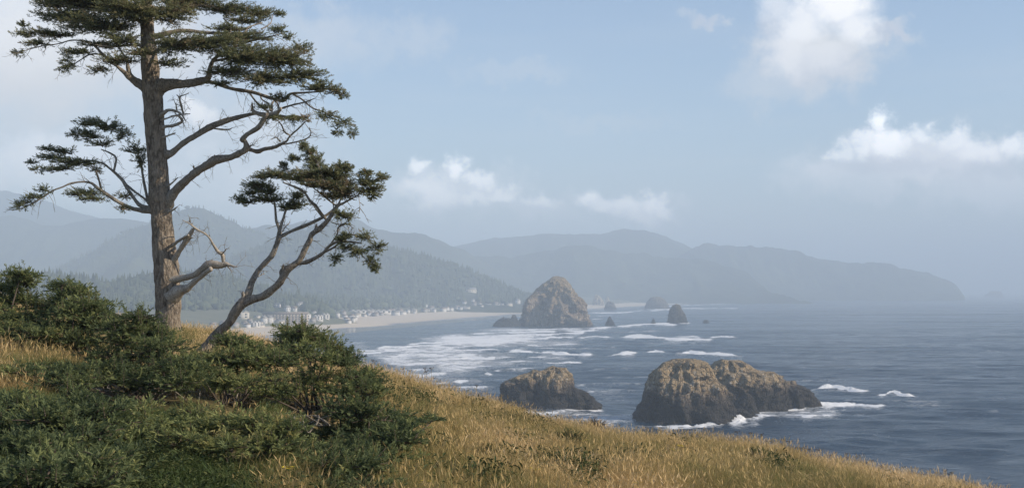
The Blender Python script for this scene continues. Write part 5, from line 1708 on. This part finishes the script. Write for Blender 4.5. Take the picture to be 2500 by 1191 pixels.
M_weed = mat_leaf('weed_leaves', [(0, (0.03, 0.05, 0.018)), (0.5, (0.075, 0.10, 0.035)), (1, (0.15, 0.16, 0.06))], trans=.3)
M_head = mat_simple('dry_seed_head', (0.07, 0.045, 0.03), 0.9, 0.4, 20)
M_yellow = mat_simple('yellow_petals', (0.75, 0.58, 0.04), 0.7)
M_stalk = mat_simple('dry_stalk', (0.20, 0.15, 0.08), 0.9)
bush('dry_bush', 1452, 1034, 36, 16, 'dry brown twiggy bush standing on the crest below the left near stack', 501, .45, M_dry, 1.6, .09)
bush('low_bush', 1190, 1112, 46, 26, 'dark green low bush in the grass, farthest left of the dark clumps on the slope', 502, .25, M_weed)
bush('low_bush', 1390, 1070, 44, 22, 'dark green low bush just under the crest, below the gap between the near stacks', 503, .25, M_weed)
bush('low_bush', 1480, 1132, 54, 26, 'wide dark green low bush in mid slope, below the dry brown bush', 504, .25, M_weed)
bush('low_bush', 1852, 1112, 44, 20, 'dark green low bush near the crest, below the largest near stack', 505, .3, M_weed)
bush('low_bush', 1215, 1176, 50, 20, 'dark green low bush at the bottom edge, below the leftmost dark clump', 506, .3, M_weed)
# little sapling by the thicket
D_ = fore_hit(858, 892)
e_ = empty('spruce_sapling', P(858, 892, D_))
foliage(e_, [(857, 852, 5, 9, 857, 866, 0), (857, 866, 9, 7, 857, 876, 0), (860, 880, 14, 6, 858, 888, 0), (843, 884, 9, 4, 856, 886, 0)], D_, M_needle2, 511, size=.11, spacing=.05, dens=1.6, tint=.2, twigs=False)
g = Geo(); tube(g, np.array([P(858, 894, D_), P(857, 866, D_), P(857, 842, D_)]), np.array([.016, .01, .004]), 5)
link('stem', g.mesh('stem', M_twig, True, e_.location), e_)
tag(e_, 'tiny dark spruce sapling against the sea at the right end of the thicket', 'sapling')


def stalk_proto(seed, n, rad, headm):
    r = np.random.default_rng(seed)
    gs, gh = Geo(), Geo()
    tube(gs, np.array([[0, 0, -.05], [.02, 0, .5], [.0, .01, .93]]), np.array([.007, .006, .004]), 4)
    for k in range(n):
        a = k / n * 6.28 + r.uniform(-.3, .3)
        tip = np.array([rad * math.cos(a) * r.uniform(.3, 1), rad * math.sin(a) * r.uniform(.3, 1), 1 + r.uniform(-.05, .03)])
        tube(gs, np.array([[0, .01, .90], tip]), np.array([.004, .003]), 3)
        V = tip + r.normal(0, 1, (6, 3)) * np.array([.02, .02, .012])
        gh.add(V, [(0, 1, 2), (1, 3, 2), (3, 4, 5), (0, 4, 1), (2, 5, 0)])
    return gs.mesh('stem', M_stalk), gh.mesh('flower_head', headm)


SP = [stalk_proto(k, 7, .07, M_head) for k in range(3)]
YP = [stalk_proto(9 + k, 9, .09, M_yellow) for k in range(2)]


def stalk(name, x, ytop, label, cat, group, kinds, k, y0=None):
    R = float(np.interp(x, RR_X, RR_R))
    D = R * math.cos(math.atan((x - XC) / F)) - 1.0 if y0 is None else fore_hit(x, y0)
    X = (x - XC) / F * D
    z = float(fore_z(X, D))
    h = max(.25, H - (ytop - YE) / F * D - z)
    e = empty(name, (X, D, z)); e.scale = (1, 1, h); e.rotation_euler = (random.uniform(-.08, .08), random.uniform(-.12, .05), random.uniform(0, 6))
    st, hd = kinds[k % len(kinds)]
    link('stem', st, e); link('flower_head', hd, e)
    tag(e, label, cat, group)


for k, (x, y) in enumerate([(912, 878), (917, 880), (986, 898), (1036, 898), (1051, 897), (1058, 920), (1045, 904), (1000, 903), (968, 902), (1161, 940)]):
    stalk('dead_flower_stalk', x, y, 'thin dead flower stalk with a dark head against the surf, left part of the crest', 'flower stalk', 'dead stalks on the left part of the crest', SP, k)
for k in range(44):
    x = 1790 + k * 13.6 + random.uniform(-6, 6)
    yr = float(np.interp(x, RID_X, RID_Y)) - random.choice([2, 4, 6, 10, 14, 20]) 
    stalk('dead_flower_stalk', x, yr, 'dark little seed head on the crest against the blue water at the right', 'flower stalk', 'dead stalks on the right part of the crest', SP, k)
for k, (x, y) in enumerate([(1430, 1074), (1045, 1180), (1556, 1180), (1655, 1086), (1640, 1096), (700, 1160), (1300, 1160)]):
    stalk('yellow_flower', x, y, 'small plant with yellow flowers standing in the grass of the slope', 'flower', 'yellow flowers in the grass', YP, k, y + 38)


# leafy undergrowth in the lower left corner and along the foot of the thicket
def leaf_clump(seed, n, l, w):
    r = np.random.default_rng(seed)
    g = Geo()
    for i in range(n):
        a = r.uniform(0, 6.28); h = r.uniform(.02, .20)
        c = np.array([r.normal(0, .12), r.normal(0, .12), h])
        d = np.array([math.cos(a), math.sin(a), r.uniform(-.5, .5)]); s = np.cross(d, [0, 0, 1]); s /= np.linalg.norm(s)
        L = l * r.uniform(.6, 1.2); W = w * r.uniform(.7, 1.2)
        g.add([c, c + d * L * .5 + s * W, c + d * L - [0, 0, .02], c + d * L * .5 - s * W], [(0, 1, 2), (0, 2, 3)], None, r.uniform(0, 1))
    return bpy.data.objects.new('leaf_source', g.mesh('leaf', M_weed))


def build_undergrowth():
    r = np.random.default_rng(44)
    n = 2400
    px = np.concatenate([r.uniform(-150, 420, n), r.uniform(250, 1000, n // 3)])
    py = np.concatenate([r.uniform(1060, 1300, n), r.uniform(1100, 1290, n // 3)])
    ok = (py > np.interp(px, [-150, 100, 300, 450, 700, 1000], [1100, 1118, 1128, 1145, 1150, 1170]) + r.normal(0, 16, len(px))) & (px + (py - 1090) * .7 < np.where(r.random(len(px)) < .8, 400, 1000) + r.normal(0, 30, len(px)))
    px, py = px[ok], py[ok]
    pts = []
    for x, y in zip(px, py):
        # near slope, solved on a coarse march
        pts.append((x, y))
    D = np.array([fore_hit_fast(x, y) for x, y in pts])
    X = (px - XC) / F * D
    P3 = np.stack([X, D, fore_z(X, D)], -1)
    m = len(D)
    vs = [leaf_clump(60 + k, 40, .05, .011) for k in range(3)]
    sc = r.uniform(.7, 1.4, m)
    o = scatter_finish(scatter('undergrowth', P3, np.stack([r.normal(0, .1, m), r.normal(0, .1, m), r.uniform(0, 6.28, m)], -1), np.stack([sc, sc, sc], -1), r.integers(0, 3, m), r.random(m), vs), vs)
    tag(o, kind='stuff')


_Dm = np.arange(6, 40, 0.05)


def fore_hit_fast(x, y):
    X = (x - XC) / F * _Dm
    k = np.argmax(H - (y - YE) / F * _Dm <= fore_z(X, _Dm, False))
    return _Dm[k] if k else 14.0


build_undergrowth()


def build_weeds():
    r = np.random.default_rng(46)
    px = r.uniform(860, 2420, 5200); py = r.uniform(900, 1230, 5200)
    top = np.interp(px, RID_X, RID_Y) + 36
    nz = fbm(px * .012, py * .03, 0, 3, 47)
    ok = (py > top) & (nz > .46)
    px, py = px[ok], py[ok]
    D = np.array([fore_hit_fast(x, y) for x, y in zip(px, py)])
    X = (px - XC) / F * D + r.normal(0, .05, len(D))
    m = len(D)
    vs = [leaf_clump(80 + k, 46, .06, .010) for k in range(3)]
    sc = r.uniform(.7, 1.7, m)
    o = scatter_finish(scatter('weeds', np.stack([X, D, fore_z(X, D)], -1), np.stack([r.normal(0, .2, m), r.normal(0, .2, m), r.uniform(0, 6.28, m)], -1), np.stack([sc, sc, sc * 1.2], -1), r.integers(0, 3, m), r.random(m), vs), vs)
    tag(o, kind='stuff')


build_weeds()

# ------------------------------------------------------------------ haze
def build_haze():
    m = bpy.data.materials.new('haze_air')
    m.use_nodes = True
    t = NT(m.node_tree)
    v = t.n('ShaderNodeVolumePrincipled')
    v.inputs['Color'].default_value = (0.70, 0.84, 1.0, 1)
    v.inputs['Density'].default_value = HAZE_DENSITY
    v.inputs['Anisotropy'].default_value = 0.0
    o = t.n('ShaderNodeOutputMaterial')
    t.link(v.outputs[0], o.inputs['Volume'])
    g = Geo()
    box_geo(g, -15000, 15000, -2500, 36000, -4.0, 610)
    ob = link('haze', g.mesh('haze', m))
    tag(ob, kind='stuff')


build_haze()
